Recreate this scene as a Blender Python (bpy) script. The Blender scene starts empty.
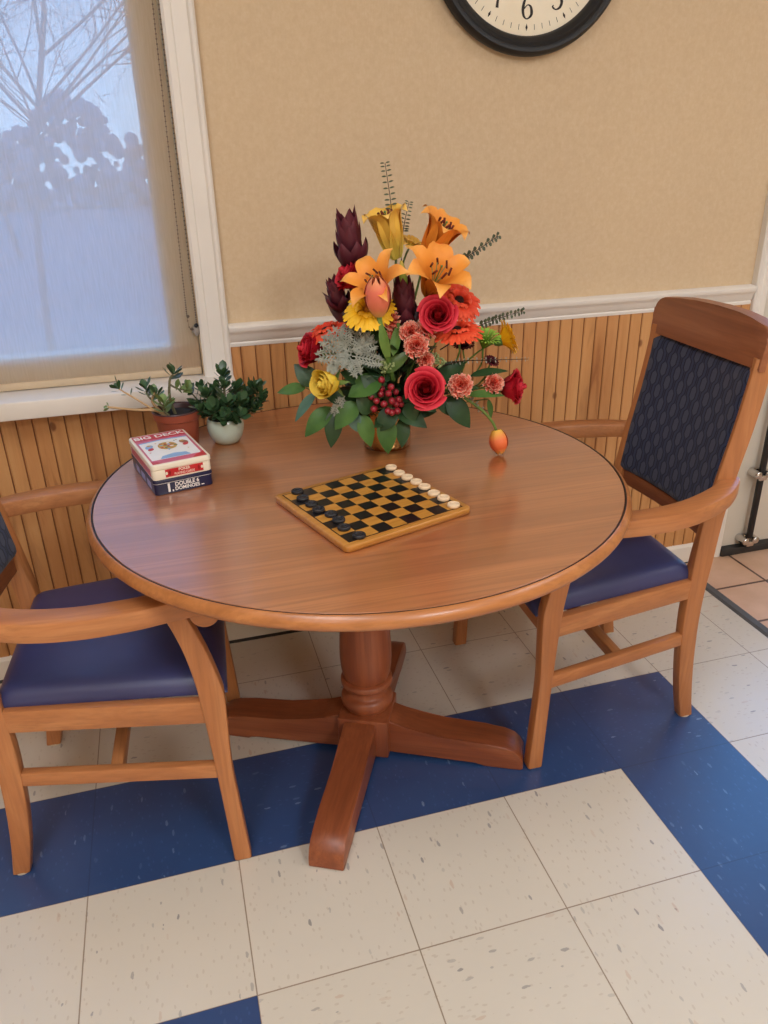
import bpy, bmesh, math, random
from mathutils import Vector, Matrix, Quaternion
PI = math.pi
scene = bpy.context.scene
COL = scene.collection
V = Vector

# ------------------------------------------------------------------ helpers
def obj(name, bm, mats, parent=None, loc=(0, 0, 0), rot=None, smooth=True, ang=38, label=None):
    me = bpy.data.meshes.new(name)
    bmesh.ops.recalc_face_normals(bm, faces=bm.faces[:])
    bm.to_mesh(me); bm.free()
    if not isinstance(mats, (list, tuple)): mats = [mats]
    for m in mats: me.materials.append(m)
    if smooth:
        me.polygons.foreach_set('use_smooth', [True] * len(me.polygons))
        me.set_sharp_from_angle(angle=math.radians(ang))
    o = bpy.data.objects.new(name, me)
    COL.objects.link(o)
    o.location = loc
    if rot is not None:
        if isinstance(rot, Quaternion):
            o.rotation_mode = 'QUATERNION'; o.rotation_quaternion = rot
        else: o.rotation_euler = rot
    if parent: o.parent = parent
    if label: o['label'] = label
    return o

def tag(o, label, cat, group=None):
    o['label'] = label; o['category'] = cat
    if group: o['group'] = group
    return o

def thing(name, label, cat, loc=(0, 0, 0), rz=0, group=None):
    o = bpy.data.objects.new(name, None); COL.objects.link(o)
    o.empty_display_size = .05
    o.location = loc; o.rotation_euler = (0, 0, rz)
    return tag(o, label, cat, group)

def struct(o):
    o['kind'] = 'structure'; return o

def copy_tree(o, parent=None):
    c = o.copy(); COL.objects.link(c); c.parent = parent
    for ch in list(o.children): copy_tree(ch, c)
    return c

def box(bm, c, s, bev=0, seg=2, mi=0, M=None):
    r = bmesh.ops.create_cube(bm, size=1)
    vs = r['verts']
    for v in vs: v.co = V((v.co.x * s[0] + c[0], v.co.y * s[1] + c[1], v.co.z * s[2] + c[2]))
    fs = set(f for v in vs for f in v.link_faces)
    for f in fs: f.material_index = mi
    if bev:
        es = list(set(e for v in vs for e in v.link_edges))
        r = bmesh.ops.bevel(bm, geom=es, offset=bev, segments=seg, affect='EDGES', profile=.5)
        for f in r['faces']: f.material_index = mi
        vs = list(set(v for f in list(fs) + r['faces'] if f.is_valid for v in f.verts))
    if M is not None:
        for v in vs: v.co = M @ v.co
    return vs

def cr(ps, t):
    n = len(ps) - 1
    i = min(int(t), n - 1); f = t - i
    a, b, c, d = ps[max(i - 1, 0)], ps[i], ps[i + 1], ps[min(i + 2, n)]
    return .5 * ((2 * b) + (c - a) * f + (2 * a - 5 * b + 4 * c - d) * f * f + (3 * b - a - 3 * c + d) * f ** 3)

def beam(bm, pts, sub=4, rad=.003, mi=0):
    """pts: (center, half-vector A, half-vector B); lofts a rounded rectangle"""
    C = [V(p[0]) for p in pts]; A = [V(p[1]) for p in pts]; B = [V(p[2]) for p in pts]
    rings = []
    n = len(pts) - 1
    for k in range(n * sub + 1):
        t = k / sub
        c, a, b = cr(C, t), cr(A, t), cr(B, t)
        la, lb = a.length, b.length
        r = min(rad, la * .95, lb * .95)
        ring = []
        for sx, sy, st in ((1, 1, 0), (-1, 1, 1), (-1, -1, 2), (1, -1, 3)):
            for j in range(3):
                an = (st + j / 2) * PI / 2
                x = sx * (la - r) + r * math.cos(an); y = sy * (lb - r) + r * math.sin(an)
                ring.append(bm.verts.new(c + a * (x / la) + b * (y / lb)))
        rings.append(ring)
    m = len(rings[0])
    for q, w in zip(rings, rings[1:]):
        for i in range(m):
            f = bm.faces.new((q[i], q[(i + 1) % m], w[(i + 1) % m], w[i])); f.material_index = mi
    bm.faces.new(rings[0][::-1]).material_index = mi; bm.faces.new(rings[-1]).material_index = mi

def tube(bm, pts, r, seg=6, sub=3, mi=0, r2=None, cap=True):
    P = [V(p) for p in pts]; n = len(P) - 1
    N = n * sub
    Q = [cr(P, k / sub) for k in range(N + 1)]
    rings = []
    up = V((.13, .21, .97)).normalized()
    for k, c in enumerate(Q):
        d = (Q[min(k + 1, N)] - Q[max(k - 1, 0)])
        if d.length < 1e-9: d = V((0, 0, 1))
        d.normalize()
        u = d.cross(up)
        if u.length < 1e-3: u = d.cross(V((1, 0, 0)))
        u.normalize(); w = d.cross(u)
        rr = r if r2 is None else r + (r2 - r) * k / N
        rings.append([bm.verts.new(c + (u * math.cos(i * 2 * PI / seg) + w * math.sin(i * 2 * PI / seg)) * rr) for i in range(seg)])
    for q, w in zip(rings, rings[1:]):
        for i in range(seg):
            bm.faces.new((q[i], q[(i + 1) % seg], w[(i + 1) % seg], w[i])).material_index = mi
    if cap:
        bm.faces.new(rings[0][::-1]).material_index = mi; bm.faces.new(rings[-1]).material_index = mi

def lathe(bm, prof, seg=40, mi=0, c=(0, 0, 0), mis=None, close=True):
    rings = []
    for r, z in prof:
        if r < 1e-6: rings.append([bm.verts.new((c[0], c[1], c[2] + z))])
        else: rings.append([bm.verts.new((c[0] + r * math.cos(i * 2 * PI / seg), c[1] + r * math.sin(i * 2 * PI / seg), c[2] + z)) for i in range(seg)])
    for k, (q, w) in enumerate(zip(rings, rings[1:])):
        m = mi if mis is None else mis[k]
        for i in range(seg):
            j = (i + 1) % seg
            if len(q) == 1 and len(w) == 1: continue
            if len(q) == 1: f = bm.faces.new((q[0], w[i], w[j]))
            elif len(w) == 1: f = bm.faces.new((q[i], q[j], w[0]))
            else: f = bm.faces.new((q[i], q[j], w[j], w[i]))
            f.material_index = m

def ball(bm, c, r, sc=(1, 1, 1), u=10, v=7, mi=0):
    nv, nf = bm.verts.new, bm.faces.new
    P_ = lambda th, ph: nv((c[0] + sc[0] * r * math.sin(th) * math.cos(ph), c[1] + sc[1] * r * math.sin(th) * math.sin(ph), c[2] + sc[2] * r * math.cos(th)))
    rings = [[P_(0, 0)]] + [[P_(PI * k / v, 2 * PI * i / u) for i in range(u)] for k in range(1, v)] + [[P_(PI, 0)]]
    for a, b in zip(rings, rings[1:]):
        for i in range(u):
            j = (i + 1) % u
            if len(a) == 1: f = nf((a[0], b[i], b[j]))
            elif len(b) == 1: f = nf((a[i], b[0], a[j]))
            else: f = nf((a[i], b[i], b[j], a[j]))
            f.material_index = mi

def prism(bm, poly, axis, a, b, mi=0):
    """extrude 2-D polygon along axis from a to b; poly pairs are the other two axes in xyz order"""
    def P(p, t):
        return {'x': (t, p[0], p[1]), 'y': (p[0], t, p[1]), 'z': (p[0], p[1], t)}[axis]
    q = [bm.verts.new(P(p, a)) for p in poly]; w = [bm.verts.new(P(p, b)) for p in poly]
    n = len(poly)
    for i in range(n): bm.faces.new((q[i], q[(i + 1) % n], w[(i + 1) % n], w[i])).material_index = mi
    bm.faces.new(q[::-1]).material_index = mi; bm.faces.new(w).material_index = mi

# ------------------------------------------------------------------ materials
class NT:
    def __init__(s, name):
        s.m = bpy.data.materials.new(name); s.m.use_nodes = True
        s.t = s.m.node_tree; s.n = s.t.nodes; s.l = s.t.links
        s.b = s.n['Principled BSDF']; s.out = s.n['Material Output']
    def new(s, typ, **kw):
        x = s.n.new(typ)
        for k, v in kw.items():
            if k in x.inputs: x.inputs[k].default_value = v
            else: setattr(x, k, v)
        return x
    def put(s, sock, v):
        if hasattr(v, 'is_output') or isinstance(v, bpy.types.NodeSocket): s.l.new(v, sock)
        else: sock.default_value = v
    def math(s, op, a, b=None, c=None, clamp=False):
        x = s.n.new('ShaderNodeMath'); x.operation = op; x.use_clamp = clamp
        s.put(x.inputs[0], a)
        if b is not None: s.put(x.inputs[1], b)
        if c is not None: s.put(x.inputs[2], c)
        return x.outputs[0]
    def mix(s, f, a, b, blend='MIX'):
        x = s.n.new('ShaderNodeMix'); x.data_type = 'RGBA'; x.blend_type = blend
        s.put(x.inputs[0], f); s.put(x.inputs[6], c4(a)); s.put(x.inputs[7], c4(b))
        return x.outputs[2]
    def ramp(s, f, stops, interp='LINEAR'):
        x = s.n.new('ShaderNodeValToRGB'); x.color_ramp.interpolation = interp
        e = x.color_ramp.elements
        while len(e) < len(stops): e.new(.5)
        for i, (p, c) in enumerate(stops): e[i].position = p; e[i].color = c4(c)
        s.put(x.inputs[0], f); return x.outputs[0]
    def noise(s, vec, scale, detail=3, rough=.5, dist=0):
        x = s.n.new('ShaderNodeTexNoise'); x.inputs['Scale'].default_value = scale
        x.inputs['Detail'].default_value = detail; x.inputs['Roughness'].default_value = rough; x.inputs['Distortion'].default_value = dist
        if vec is not None: s.l.new(vec, x.inputs['Vector'])
        return x.outputs[0]
    def coord(s, kind='Object', scale=(1, 1, 1), rot=(0, 0, 0), loc=(0, 0, 0)):
        x = s.n.new('ShaderNodeTexCoord'); mp = s.n.new('ShaderNodeMapping')
        mp.inputs['Scale'].default_value = scale; mp.inputs['Rotation'].default_value = rot; mp.inputs['Location'].default_value = loc
        s.l.new(x.outputs[kind], mp.inputs[0]); return mp.outputs[0]
    def bump(s, h, strength=.3, dist=.002):
        x = s.n.new('ShaderNodeBump'); x.inputs['Strength'].default_value = strength; x.inputs['Distance'].default_value = dist
        s.l.new(h, x.inputs['Height']); s.l.new(x.outputs[0], s.b.inputs['Normal'])
    def set(s, **kw):
        for k, v in kw.items():
            nm = {'col': 'Base Color', 'rough': 'Roughness', 'metal': 'Metallic', 'spec': 'Specular IOR Level', 'coat': 'Coat Weight', 'coatr': 'Coat Roughness',
                  'sss': 'Subsurface Weight', 'sheen': 'Sheen Weight', 'trans': 'Transmission Weight'}[k]
            s.put(s.b.inputs[nm], c4(v) if k == 'col' else v)
        return s

def c4(c):
    if isinstance(c, (tuple, list)) and len(c) == 3: return (*c, 1)
    return c
def S(r, g, b):
    f = lambda c: (c / 255 / 12.92) if c / 255 < .04045 else ((c / 255 + .055) / 1.055) ** 2.4
    return (f(r), f(g), f(b))

def plain(name, col, rough=.5, var=.12, scale=30, **kw):
    n = NT(name)
    f = n.noise(n.coord(), scale, 3)
    d = tuple(c * (1 - var) for c in col); l = tuple(min(1, c * (1 + var)) for c in col)
    n.set(col=n.ramp(f, [(.3, d), (.7, l)]), rough=rough, **kw)
    return n.m

def wood(name, cd, cm, cl, axis='x', sc=1.0, rough=.38, coat=.0, fine=.5, spec=.5, cior=1.5):
    n = NT(name); n.b.inputs['Coat IOR'].default_value = cior
    s = [14 * sc] * 3; s['xyz'.index(axis)] = 1.1 * sc
    co = n.coord('Object', tuple(s))
    a = n.noise(co, 1.6, 5, .6, .6)
    s2 = [160 * sc] * 3; s2['xyz'.index(axis)] = 5 * sc
    b = n.noise(n.coord('Object', tuple(s2)), 1.0, 2, .5)
    c = n.ramp(a, [(.25, cd), (.5, cm), (.75, cl)])
    dk = tuple(x * .72 for x in cm)
    c = n.mix(n.math('MULTIPLY', n.ramp(b, [(.45, (0, 0, 0)), (.7, (1, 1, 1))]), fine), c, dk)
    n.set(col=c, rough=rough, coat=coat, coatr=.2, spec=spec)
    n.bump(b, .08, .001)
    return n.m

# chair wood by grain direction
CW = [S(160, 98, 56), S(184, 118, 70), S(202, 138, 86)]
chair_x = wood('chair_wood_lengthwise', *CW, axis='x')
chair_y = wood('chair_wood_crosswise', *CW, axis='y')
chair_z = wood('chair_wood_upright', *CW, axis='z')
RW = [S(124, 72, 46), S(148, 88, 56), S(164, 102, 66)]
rail_y = wood('chair_rail_wood', *RW, axis='y')
table_top = wood('table_veneer', S(146, 86, 50), S(170, 103, 59), S(188, 118, 70), axis='x', sc=.8, rough=.34, coat=1.0, fine=.85, spec=1.0, cior=1.85)
table_rim = wood('table_rim_wood', S(150, 90, 45), S(178, 112, 60), S(196, 130, 76), axis='x', sc=1, rough=.35, coat=.2)
ped_wood = wood('pedestal_wood', S(116, 60, 34), S(146, 78, 46), S(168, 96, 58), axis='z', rough=.38)
ped_x = wood('pedestal_foot_wood', S(112, 58, 34), S(140, 75, 44), S(160, 92, 56), axis='x', rough=.38)
groove_dark = plain('dark_inlay', S(40, 22, 14), .5)

vinyl = NT('navy_vinyl')
vinyl.set(col=vinyl.ramp(vinyl.noise(vinyl.coord(), 6), [(.3, S(52, 56, 98)), (.7, S(62, 66, 112))]), rough=.40, spec=.6)
vinyl.bump(vinyl.noise(vinyl.coord(), 260, 2), .06, .001)
vinyl = vinyl.m

# woven back fabric: chains of links
n = NT('chain_pattern_fabric')
tc = n.new('ShaderNodeTexCoord'); sp = n.new('ShaderNodeSeparateXYZ'); n.l.new(tc.outputs['Object'], sp.inputs[0])
ys = n.math('DIVIDE', n.math('ADD', sp.outputs[1], 1.0), .0262)
zz = sp.outputs[2]
cell = n.math('FLOOR', ys); fr = n.math('SUBTRACT', n.math('SUBTRACT', ys, cell), .5)
ph = n.math('MULTIPLY', cell, PI)
sn = n.math('SINE', n.math('ADD', n.math('MULTIPLY', zz, 2 * PI / .057), ph))
sq = n.math('MULTIPLY', n.math('MAXIMUM', n.math('MINIMUM', n.math('MULTIPLY', sn, 1.9), 1.0), -1.0), .155)
half = n.math('ADD', sq, .275)                     # half width of the link here
ab = n.math('ABSOLUTE', fr)
edge = n.math('ABSOLUTE', n.math('SUBTRACT', ab, half))
line = n.math('LESS_THAN', edge, .085)
inside = n.math('MULTIPLY', n.math('LESS_THAN', ab, half), n.math('GREATER_THAN', sn, -.2))
weave = n.noise(n.coord('Object', (900, 900, 300)), 1, 2)
c = n.mix(inside, S(44, 50, 76), S(68, 71, 88))
c = n.mix(line, c, S(10, 12, 26))
c = n.mix(n.math('MULTIPLY', weave, .35), c, S(78, 88, 120))
n.set(col=c, rough=.85, spec=.2, sheen=.15)
n.bump(n.math('SUBTRACT', 1.0, line), .3, .002)
fabric = n.m
piping_m = plain('navy_piping', S(30, 34, 54), .8)

white_paint = plain('white_trim_paint', S(234, 227, 218), .38, .03, 6)
sill_paint = plain('sill_paint', S(232, 222, 210), .4, .03, 5)
door_paint = plain('door_paint', S(214, 206, 192), .42, .03, 6)
black_metal = plain('black_metal', S(22, 22, 26), .4, .1, 20)
chrome = NT('chrome').set(col=S(205, 200, 195), rough=.18, metal=1).m
grey_rubber = plain('grey_rubber', S(88, 90, 92), .6, .1, 40)
dark_thresh = plain('dark_threshold', S(44, 42, 42), .5, .15, 30)
glide_m = plain('nylon_glide', S(214, 200, 176), .5)

# wallpaper
n = NT('wallpaper')
a = n.noise(n.coord('Object', (1, 1, 1)), 80, 4, .65)
b = n.noise(n.coord('Object', (300, 300, 60)), 1, 2)
d = n.noise(n.coord('Object', (1, 1, 1)), 3, 2)
c = n.ramp(a, [(.3, S(210, 185, 152)), (.5, S(215, 191, 158)), (.72, S(220, 198, 167))])
c = n.mix(n.math('MULTIPLY', b, .25), c, S(198, 168, 134))
c = n.mix(n.math('MULTIPLY', d, .2), c, S(210, 180, 140))
n.set(col=c, rough=.75, spec=.25); n.bump(b, .15, .002)
wallpaper = n.m
plainwall = plain('plain_wall_paint', S(214, 190, 158), .8, .03, 3)
ceiling_m = plain('ceiling_paint', S(235, 230, 222), .9, .03, 3)

# beadboard pine
n = NT('pine_beadboard')
tc = n.new('ShaderNodeTexCoord'); sp = n.new('ShaderNodeSeparateXYZ'); n.l.new(tc.outputs['Object'], sp.inputs[0])
bd = n.math('FLOOR', n.math('DIVIDE', n.math('SUBTRACT', sp.outputs[0], .0055), .0387))
bd3 = n.math('FLOOR', n.math('DIVIDE', bd, 2))
wn = n.new('ShaderNodeTexWhiteNoise', noise_dimensions='1D'); n.l.new(bd3, wn.inputs['W'])
cmb = n.new('ShaderNodeCombineXYZ')
n.l.new(n.math('MULTIPLY', sp.outputs[0], 15), cmb.inputs[0]); n.l.new(n.math('MULTIPLY', wn.outputs[0], 31), cmb.inputs[1]); n.l.new(n.math('MULTIPLY', sp.outputs[2], 1.5), cmb.inputs[2])
g1 = n.noise(cmb.outputs[0], 1.7, 4, .6, .8)
g2 = n.noise(n.coord('Object', (170, 10, 5)), 1, 2)
c = n.ramp(g1, [(.3, S(212, 156, 102)), (.55, S(202, 142, 88)), (.68, S(168, 110, 66)), (.8, S(150, 94, 56))])
c = n.mix(n.math('MULTIPLY', wn.outputs[0], .38), c, S(222, 172, 112))
c = n.mix(n.math('MULTIPLY', g2, .3), c, S(168, 108, 60))
vo = n.new('ShaderNodeTexVoronoi'); vo.inputs['Scale'].default_value = 1; n.l.new(n.coord('Object', (9, 0.01, 5.5), (0, 0, 0), (.37, 0, .22)), vo.inputs['Vector'])
kn = n.ramp(vo.outputs['Distance'], [(.05, (1, 1, 1)), (.085, (0, 0, 0))])
c = n.mix(n.math('MULTIPLY', kn, .75), c, S(112, 58, 30))
n.set(col=c, rough=.4, spec=.4)
pine = n.m
pine_groove = plain('pine_groove', S(150, 92, 50), .5)

# checker-laid vinyl composition floor
n = NT('vinyl_tile_floor')
geo = n.new('ShaderNodeNewGeometry'); sp = n.new('ShaderNodeSeparateXYZ'); n.l.new(geo.outputs['Position'], sp.inputs[0])
tx = n.math('DIVIDE', sp.outputs[0], .3048); ty = n.math('DIVIDE', sp.outputs[1], .3048)
ix = n.math('FLOOR', tx); iy = n.math('FLOOR', ty)
def eq(a, v): return n.math('COMPARE', a, v, .1)
m1 = n.math('MULTIPLY', eq(iy, 0), n.math('LESS_THAN', tx, 1))
m2 = n.math('MULTIPLY', eq(ix, 0), n.math('LESS_THAN', ty, 1))
m3 = n.math('MULTIPLY', eq(ix, -4), eq(iy, -2))
blue = n.math('MAXIMUM', n.math('MAXIMUM', m1, m2), m3)
def edge_d(t, i):
    f = n.math('SUBTRACT', t, i)
    return n.math('MINIMUM', f, n.math('SUBTRACT', 1.0, f))
seam = n.math('LESS_THAN', n.math('MINIMUM', edge_d(tx, ix), edge_d(ty, iy)), .0042)
idc = n.new('ShaderNodeCombineXYZ'); n.l.new(ix, idc.inputs[0]); n.l.new(iy, idc.inputs[1])
wt = n.new('ShaderNodeTexWhiteNoise', noise_dimensions='3D'); n.l.new(idc.outputs[0], wt.inputs['Vector'])
def flecks(scale, stretch, rz, thr, keep):
    mp = n.new('ShaderNodeMapping'); mp.inputs['Rotation'].default_value = (0, 0, rz); mp.inputs['Scale'].default_value = (scale, scale * stretch, scale)
    nz = n.new('ShaderNodeTexNoise'); nz.inputs['Scale'].default_value = 70; nz.inputs['Detail'].default_value = 2
    n.l.new(geo.outputs['Position'], nz.inputs['Vector'])
    sw = n.new('ShaderNodeCombineXYZ'); n.l.new(sp.outputs[1], sw.inputs[0]); n.l.new(sp.outputs[0], sw.inputs[1])
    pk = n.new('ShaderNodeMix'); pk.data_type = 'VECTOR'; n.l.new(n.math('GREATER_THAN', wt.outputs[0], .5), pk.inputs[0]); n.l.new(geo.outputs['Position'], pk.inputs[4]); n.l.new(sw.outputs[0], pk.inputs[5])
    ad = n.new('ShaderNodeMix'); ad.data_type = 'VECTOR'; ad.inputs[0].default_value = .006
    n.l.new(pk.outputs[1], ad.inputs[4]); n.l.new(nz.outputs[1], ad.inputs[5])
    n.l.new(ad.outputs[1], mp.inputs[0])
    vo = n.new('ShaderNodeTexVoronoi'); vo.inputs['Scale'].default_value = 1; n.l.new(mp.outputs[0], vo.inputs['Vector'])
    sc = n.new('ShaderNodeSeparateColor'); n.l.new(vo.outputs['Color'], sc.inputs[0])
    return n.math('MULTIPLY', n.math('LESS_THAN', vo.outputs['Distance'], thr), n.math('GREATER_THAN', sc.outputs[0], keep)), sc.outputs[1]
f1, r1 = flecks(58, .34, .55, .17, .5)
f2, r2 = flecks(105, .45, -.8, .22, .35)
f3, r3 = flecks(40, .3, 2.1, .14, .6)
cloud = n.noise(geo.outputs['Position'], 5, 4, .6)
wc = n.mix(n.math('MULTIPLY', wt.outputs[0], .5), S(214, 205, 190), S(206, 197, 181))
wc = n.mix(n.math('MULTIPLY', cloud, .4), wc, S(198, 188, 171))
wc = n.mix(n.math('MULTIPLY', f2, .55), wc, S(190, 176, 158))
wc = n.mix(n.math('MULTIPLY', f1, n.math('MULTIPLY', r1, .75)), wc, S(120, 116, 116))
wc = n.mix(n.math('MULTIPLY', f3, n.math('MULTIPLY', r3, .45)), wc, S(186, 146, 116))
wc = n.mix(seam, wc, S(150, 132, 112))
bc = n.mix(cloud, S(42, 64, 106), S(50, 78, 124))
bc = n.mix(n.math('MULTIPLY', f2, .35), bc, S(72, 100, 146))
bc = n.mix(n.math('MULTIPLY', f1, n.math('MULTIPLY', r1, .45)), bc, S(150, 170, 196))
bc = n.mix(n.math('MULTIPLY', seam, .5), bc, S(30, 46, 80))
n.set(col=n.mix(blue, wc, bc), rough=n.math('ADD', .28, n.math('MULTIPLY', cloud, .06)), spec=.75)
n.bump(n.math('ADD', n.noise(geo.outputs['Position'], 22, 2, .5), n.math('MULTIPLY', seam, -.6)), .12, .004)
floor_m = n.m

n = NT('peach_quarry_tile')
geo = n.new('ShaderNodeNewGeometry'); sp = n.new('ShaderNodeSeparateXYZ'); n.l.new(geo.outputs['Position'], sp.inputs[0])
tx = n.math('DIVIDE', n.math('SUBTRACT', sp.outputs[0], .737), .203); ty = n.math('DIVIDE', n.math('SUBTRACT', sp.outputs[1], .635), .203)
seam = n.math('LESS_THAN', n.math('MINIMUM', edge_d(tx, n.math('FLOOR', tx)), edge_d(ty, n.math('FLOOR', ty))), .022)
c = n.ramp(n.noise(geo.outputs['Position'], 9, 4), [(.3, S(206, 166, 136)), (.7, S(222, 184, 156))])
n.set(col=n.mix(seam, c, S(92, 66, 54)), rough=.45)
peach_m = n.m

# shade fabric: diffuse + translucent + a little see-through
n = NT('shade_fabric')
n.n.remove(n.b)
df = n.new('ShaderNodeBsdfDiffuse'); tl = n.new('ShaderNodeBsdfTranslucent'); tp = n.new('ShaderNodeBsdfTransparent')
weave = n.noise(n.coord('Object', (260, 1, 18)), 1, 2)
n.l.new(n.ramp(weave, [(.3, S(180, 152, 124)), (.7, S(187, 160, 132))]), df.inputs[0])
n.l.new(n.ramp(weave, [(.3, (.034, .132, .142)), (.7, (.040, .142, .154))]), tl.inputs[0])
tp.inputs[0].default_value = (.95, .97, 1, 1)
mx = n.new('ShaderNodeAddShader'); mx2 = n.new('ShaderNodeMixShader'); mx2.inputs[0].default_value = .10
n.l.new(df.outputs[0], mx.inputs[0]); n.l.new(tl.outputs[0], mx.inputs[1])
n.l.new(mx.outputs[0], mx2.inputs[1]); n.l.new(tp.outputs[0], mx2.inputs[2]); n.l.new(mx2.outputs[0], n.out.inputs[0])
shade_m = n.m
hem_m = plain('shade_hem', S(206, 184, 154), .7, .04, 40)

n = NT('window_glass'); n.n.remove(n.b)
gl = n.new('ShaderNodeBsdfGlossy'); gl.inputs['Roughness'].default_value = .02
tp = n.new('ShaderNodeBsdfTransparent'); mx = n.new('ShaderNodeMixShader'); mx.inputs[0].default_value = .06
n.l.new(tp.outputs[0], mx.inputs[1]); n.l.new(gl.outputs[0], mx.inputs[2]); n.l.new(mx.outputs[0], n.out.inputs[0])
glass_m = n.m

# ------------------------------------------------------------------ room
WY = .845
def add_struct(name, bm, m, parent=None, smooth=False, **k):
    o = obj(name, bm, m, parent, smooth=smooth, **k)
    if not parent: struct(o)
    return o
bm = bmesh.new(); box(bm, (-.1, -1.65, -.05), (6.4, 5.0, .1)); add_struct('floor', bm, floor_m)
bm = bmesh.new(); box(bm, (1.918, -.02, .0015), (2.36, 1.73, .003)); add_struct('floor_entry', bm, peach_m)
# transition strip beside the entry tiles
bm = bmesh.new(); prism(bm, [(.712, 0), (.744, 0), (.742, .006), (.737, .008), (.719, .007)], 'y', -.885, WY - .005); add_struct('trim_1', bm, grey_rubber)

XL, XR, YF, ZC = -3.2, 3.1, -4.1, 2.6
WX0, WX1, WZ0, WZ1 = -2.35, -.832, .83, 2.32     # window opening
DX0, DX1, DZ1 = .898, 2.05, 2.06                  # door opening
bm = bmesh.new()
T = .11
def seg(x0, x1, z0, z1): box(bm, ((x0 + x1) / 2, WY + T / 2, (z0 + z1) / 2), (x1 - x0, T, z1 - z0))
seg(XL - .1, WX0, 0, ZC); seg(WX0, WX1, 0, WZ0 - .03); seg(WX0, WX1, WZ1, ZC); seg(WX1, DX0, 0, ZC); seg(DX0, DX1, DZ1, ZC); seg(DX1, XR + .1, 0, ZC)
add_struct('wall_back', bm, wallpaper)
bm = bmesh.new(); box(bm, (XL - .05, (WY + YF) / 2, ZC / 2), (.1, WY - YF, ZC)); add_struct('wall_left', bm, plainwall)
bm = bmesh.new(); box(bm, (XR + .05, (WY + YF) / 2, ZC / 2), (.1, WY - YF, ZC)); add_struct('wall_right', bm, plainwall)
bm = bmesh.new(); box(bm, (-.05, YF - .05, ZC / 2), (XR - XL + .2, .1, ZC)); add_struct('wall_front', bm, plainwall)
bm = bmesh.new(); box(bm, (-.05, (WY + YF) / 2, ZC + .05), (XR - XL + .2, WY - YF + .3, .1)); add_struct('ceiling', bm, ceiling_m)

# beadboard wainscot: grooved profile
def beadboard(x0, x1, z0, z1):
    bm = bmesh.new()
    g = .0387; off = .0055; y = WY - .012
    xs = []
    k = math.ceil((x0 - off) / g)
    prof = [(x0, y, 0)]
    while off + k * g < x1 - .004:
        c = off + k * g
        if c - .003 > x0:
            prof += [(c - .0017, y, 0), (c - .0007, y + .004, 1), (c + .0009, y + .004, 1), (c + .0016, y + .0006, 0), (c + .0034, y, 0), (c + .0039, y + .0016, 0), (c + .0046, y, 0)]
        k += 1
    prof.append((x1, y, 0))
    q = [bm.verts.new((p[0], p[1], z0)) for p in prof]; w = [bm.verts.new((p[0], p[1], z1)) for p in prof]
    for i in range(len(prof) - 1):
        f = bm.faces.new((q[i], q[i + 1], w[i + 1], w[i])); f.material_index = 1 if (prof[i][2] or prof[i + 1][2]) else 0
    return bm
add_struct('trim_2', beadboard(XL, -.757, .06, .80), [pine, pine_groove])
add_struct('trim_3', beadboard(-.757, .852, .06, .93), [pine, pine_groove])
# chair rail
rail = [(WY, .902), (WY - .014, .902), (WY - .016, .910), (WY - .013, .914), (WY - .018, .918), (WY - .02, .930), (WY - .028, .940), (WY - .033, .946), (WY - .033, .955), (WY - .028, .959), (WY, .961)]
bm = bmesh.new(); prism(bm, rail, 'x', -.756, .848); add_struct('trim_4', bm, white_paint, smooth=True, ang=50)
# baseboard
base = [(WY, 0), (WY - .02, 0), (WY - .02, .066), (WY - .014, .076), (WY, .078)]
bm = bmesh.new(); prism(bm, base, 'x', XL, .852); add_struct('baseboard_back', bm, white_paint)
bm = bmesh.new(); prism(bm, [(WY - .02, 0), (WY - .028, 0), (WY - .02, .006)], 'x', XL, .852); add_struct('trim_5', bm, dark_thresh)

# window: casing, stool, frame, glass
casing = lambda x0, x1, s: [(x0, WY), (x0, WY - .020), (x0 + .006, WY - .024), (x0 + .016, WY - .022), (x0 + .020, WY - .017), (x1 - .02, WY - .014), (x1 - .016, WY - .018), (x1 - .008, WY - .018), (x1, WY - .013), (x1, WY)]
win = bpy.data.objects.new('window_1', None); COL.objects.link(win); struct(win)
def casing_poly(xo, xi):      # xo outer, xi inner
    d = 1 if xi > xo else -1; w = abs(xi - xo)
    pr = [(0, 0), (0, -.022), (.005, -.027), (.012, -.025), (.017, -.018), (w - .024, -.015), (w - .02, -.019), (w - .006, -.019), (w, -.014), (w, 0)]
    return [(xo + d * a, WY + b) for a, b in pr]
for k, (xo, xi) in enumerate(((-.756, -.829), (-2.44, -2.367))):
    bm = bmesh.new(); prism(bm, casing_poly(xo, xi), 'z', .815, 2.40); obj('casing', bm, white_paint, win, smooth=False)
bm = bmesh.new(); prism(bm, [(WY + b, 2.40 - a) for a, b in [(0, 0), (0, -.022), (.012, -.025), (.017, -.018), (.073, -.014), (.073, 0)]], 'x', -2.44, -.756); obj('head_casing', bm, white_paint, win, smooth=False)
bm = bmesh.new(); box(bm, (-1.60, .866 - .035, .8075), (1.69, .16, .045), .004, 2); obj('window_sill', bm, sill_paint, win)
bm = bmesh.new(); prism(bm, [(WY, .787), (WY - .018, .787), (WY - .018, .775), (WY - .012, .768), (WY, .768)], 'x', -2.44, -.756); obj('apron', bm, sill_paint, win)
bm = bmesh.new()
fy = .905
for (x0, x1, z0, z1) in ((-.906, WX1, WZ0, WZ1), (WX0, WX0 + .06, WZ0, WZ1), (WX0, WX1, WZ0, .908), (WX0, WX1, WZ1 - .07, WZ1)):
    box(bm, ((x0 + x1) / 2, fy, (z0 + z1) / 2), (x1 - x0, .06, z1 - z0))
obj('window_frame', bm, white_paint, win, smooth=False)
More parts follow.
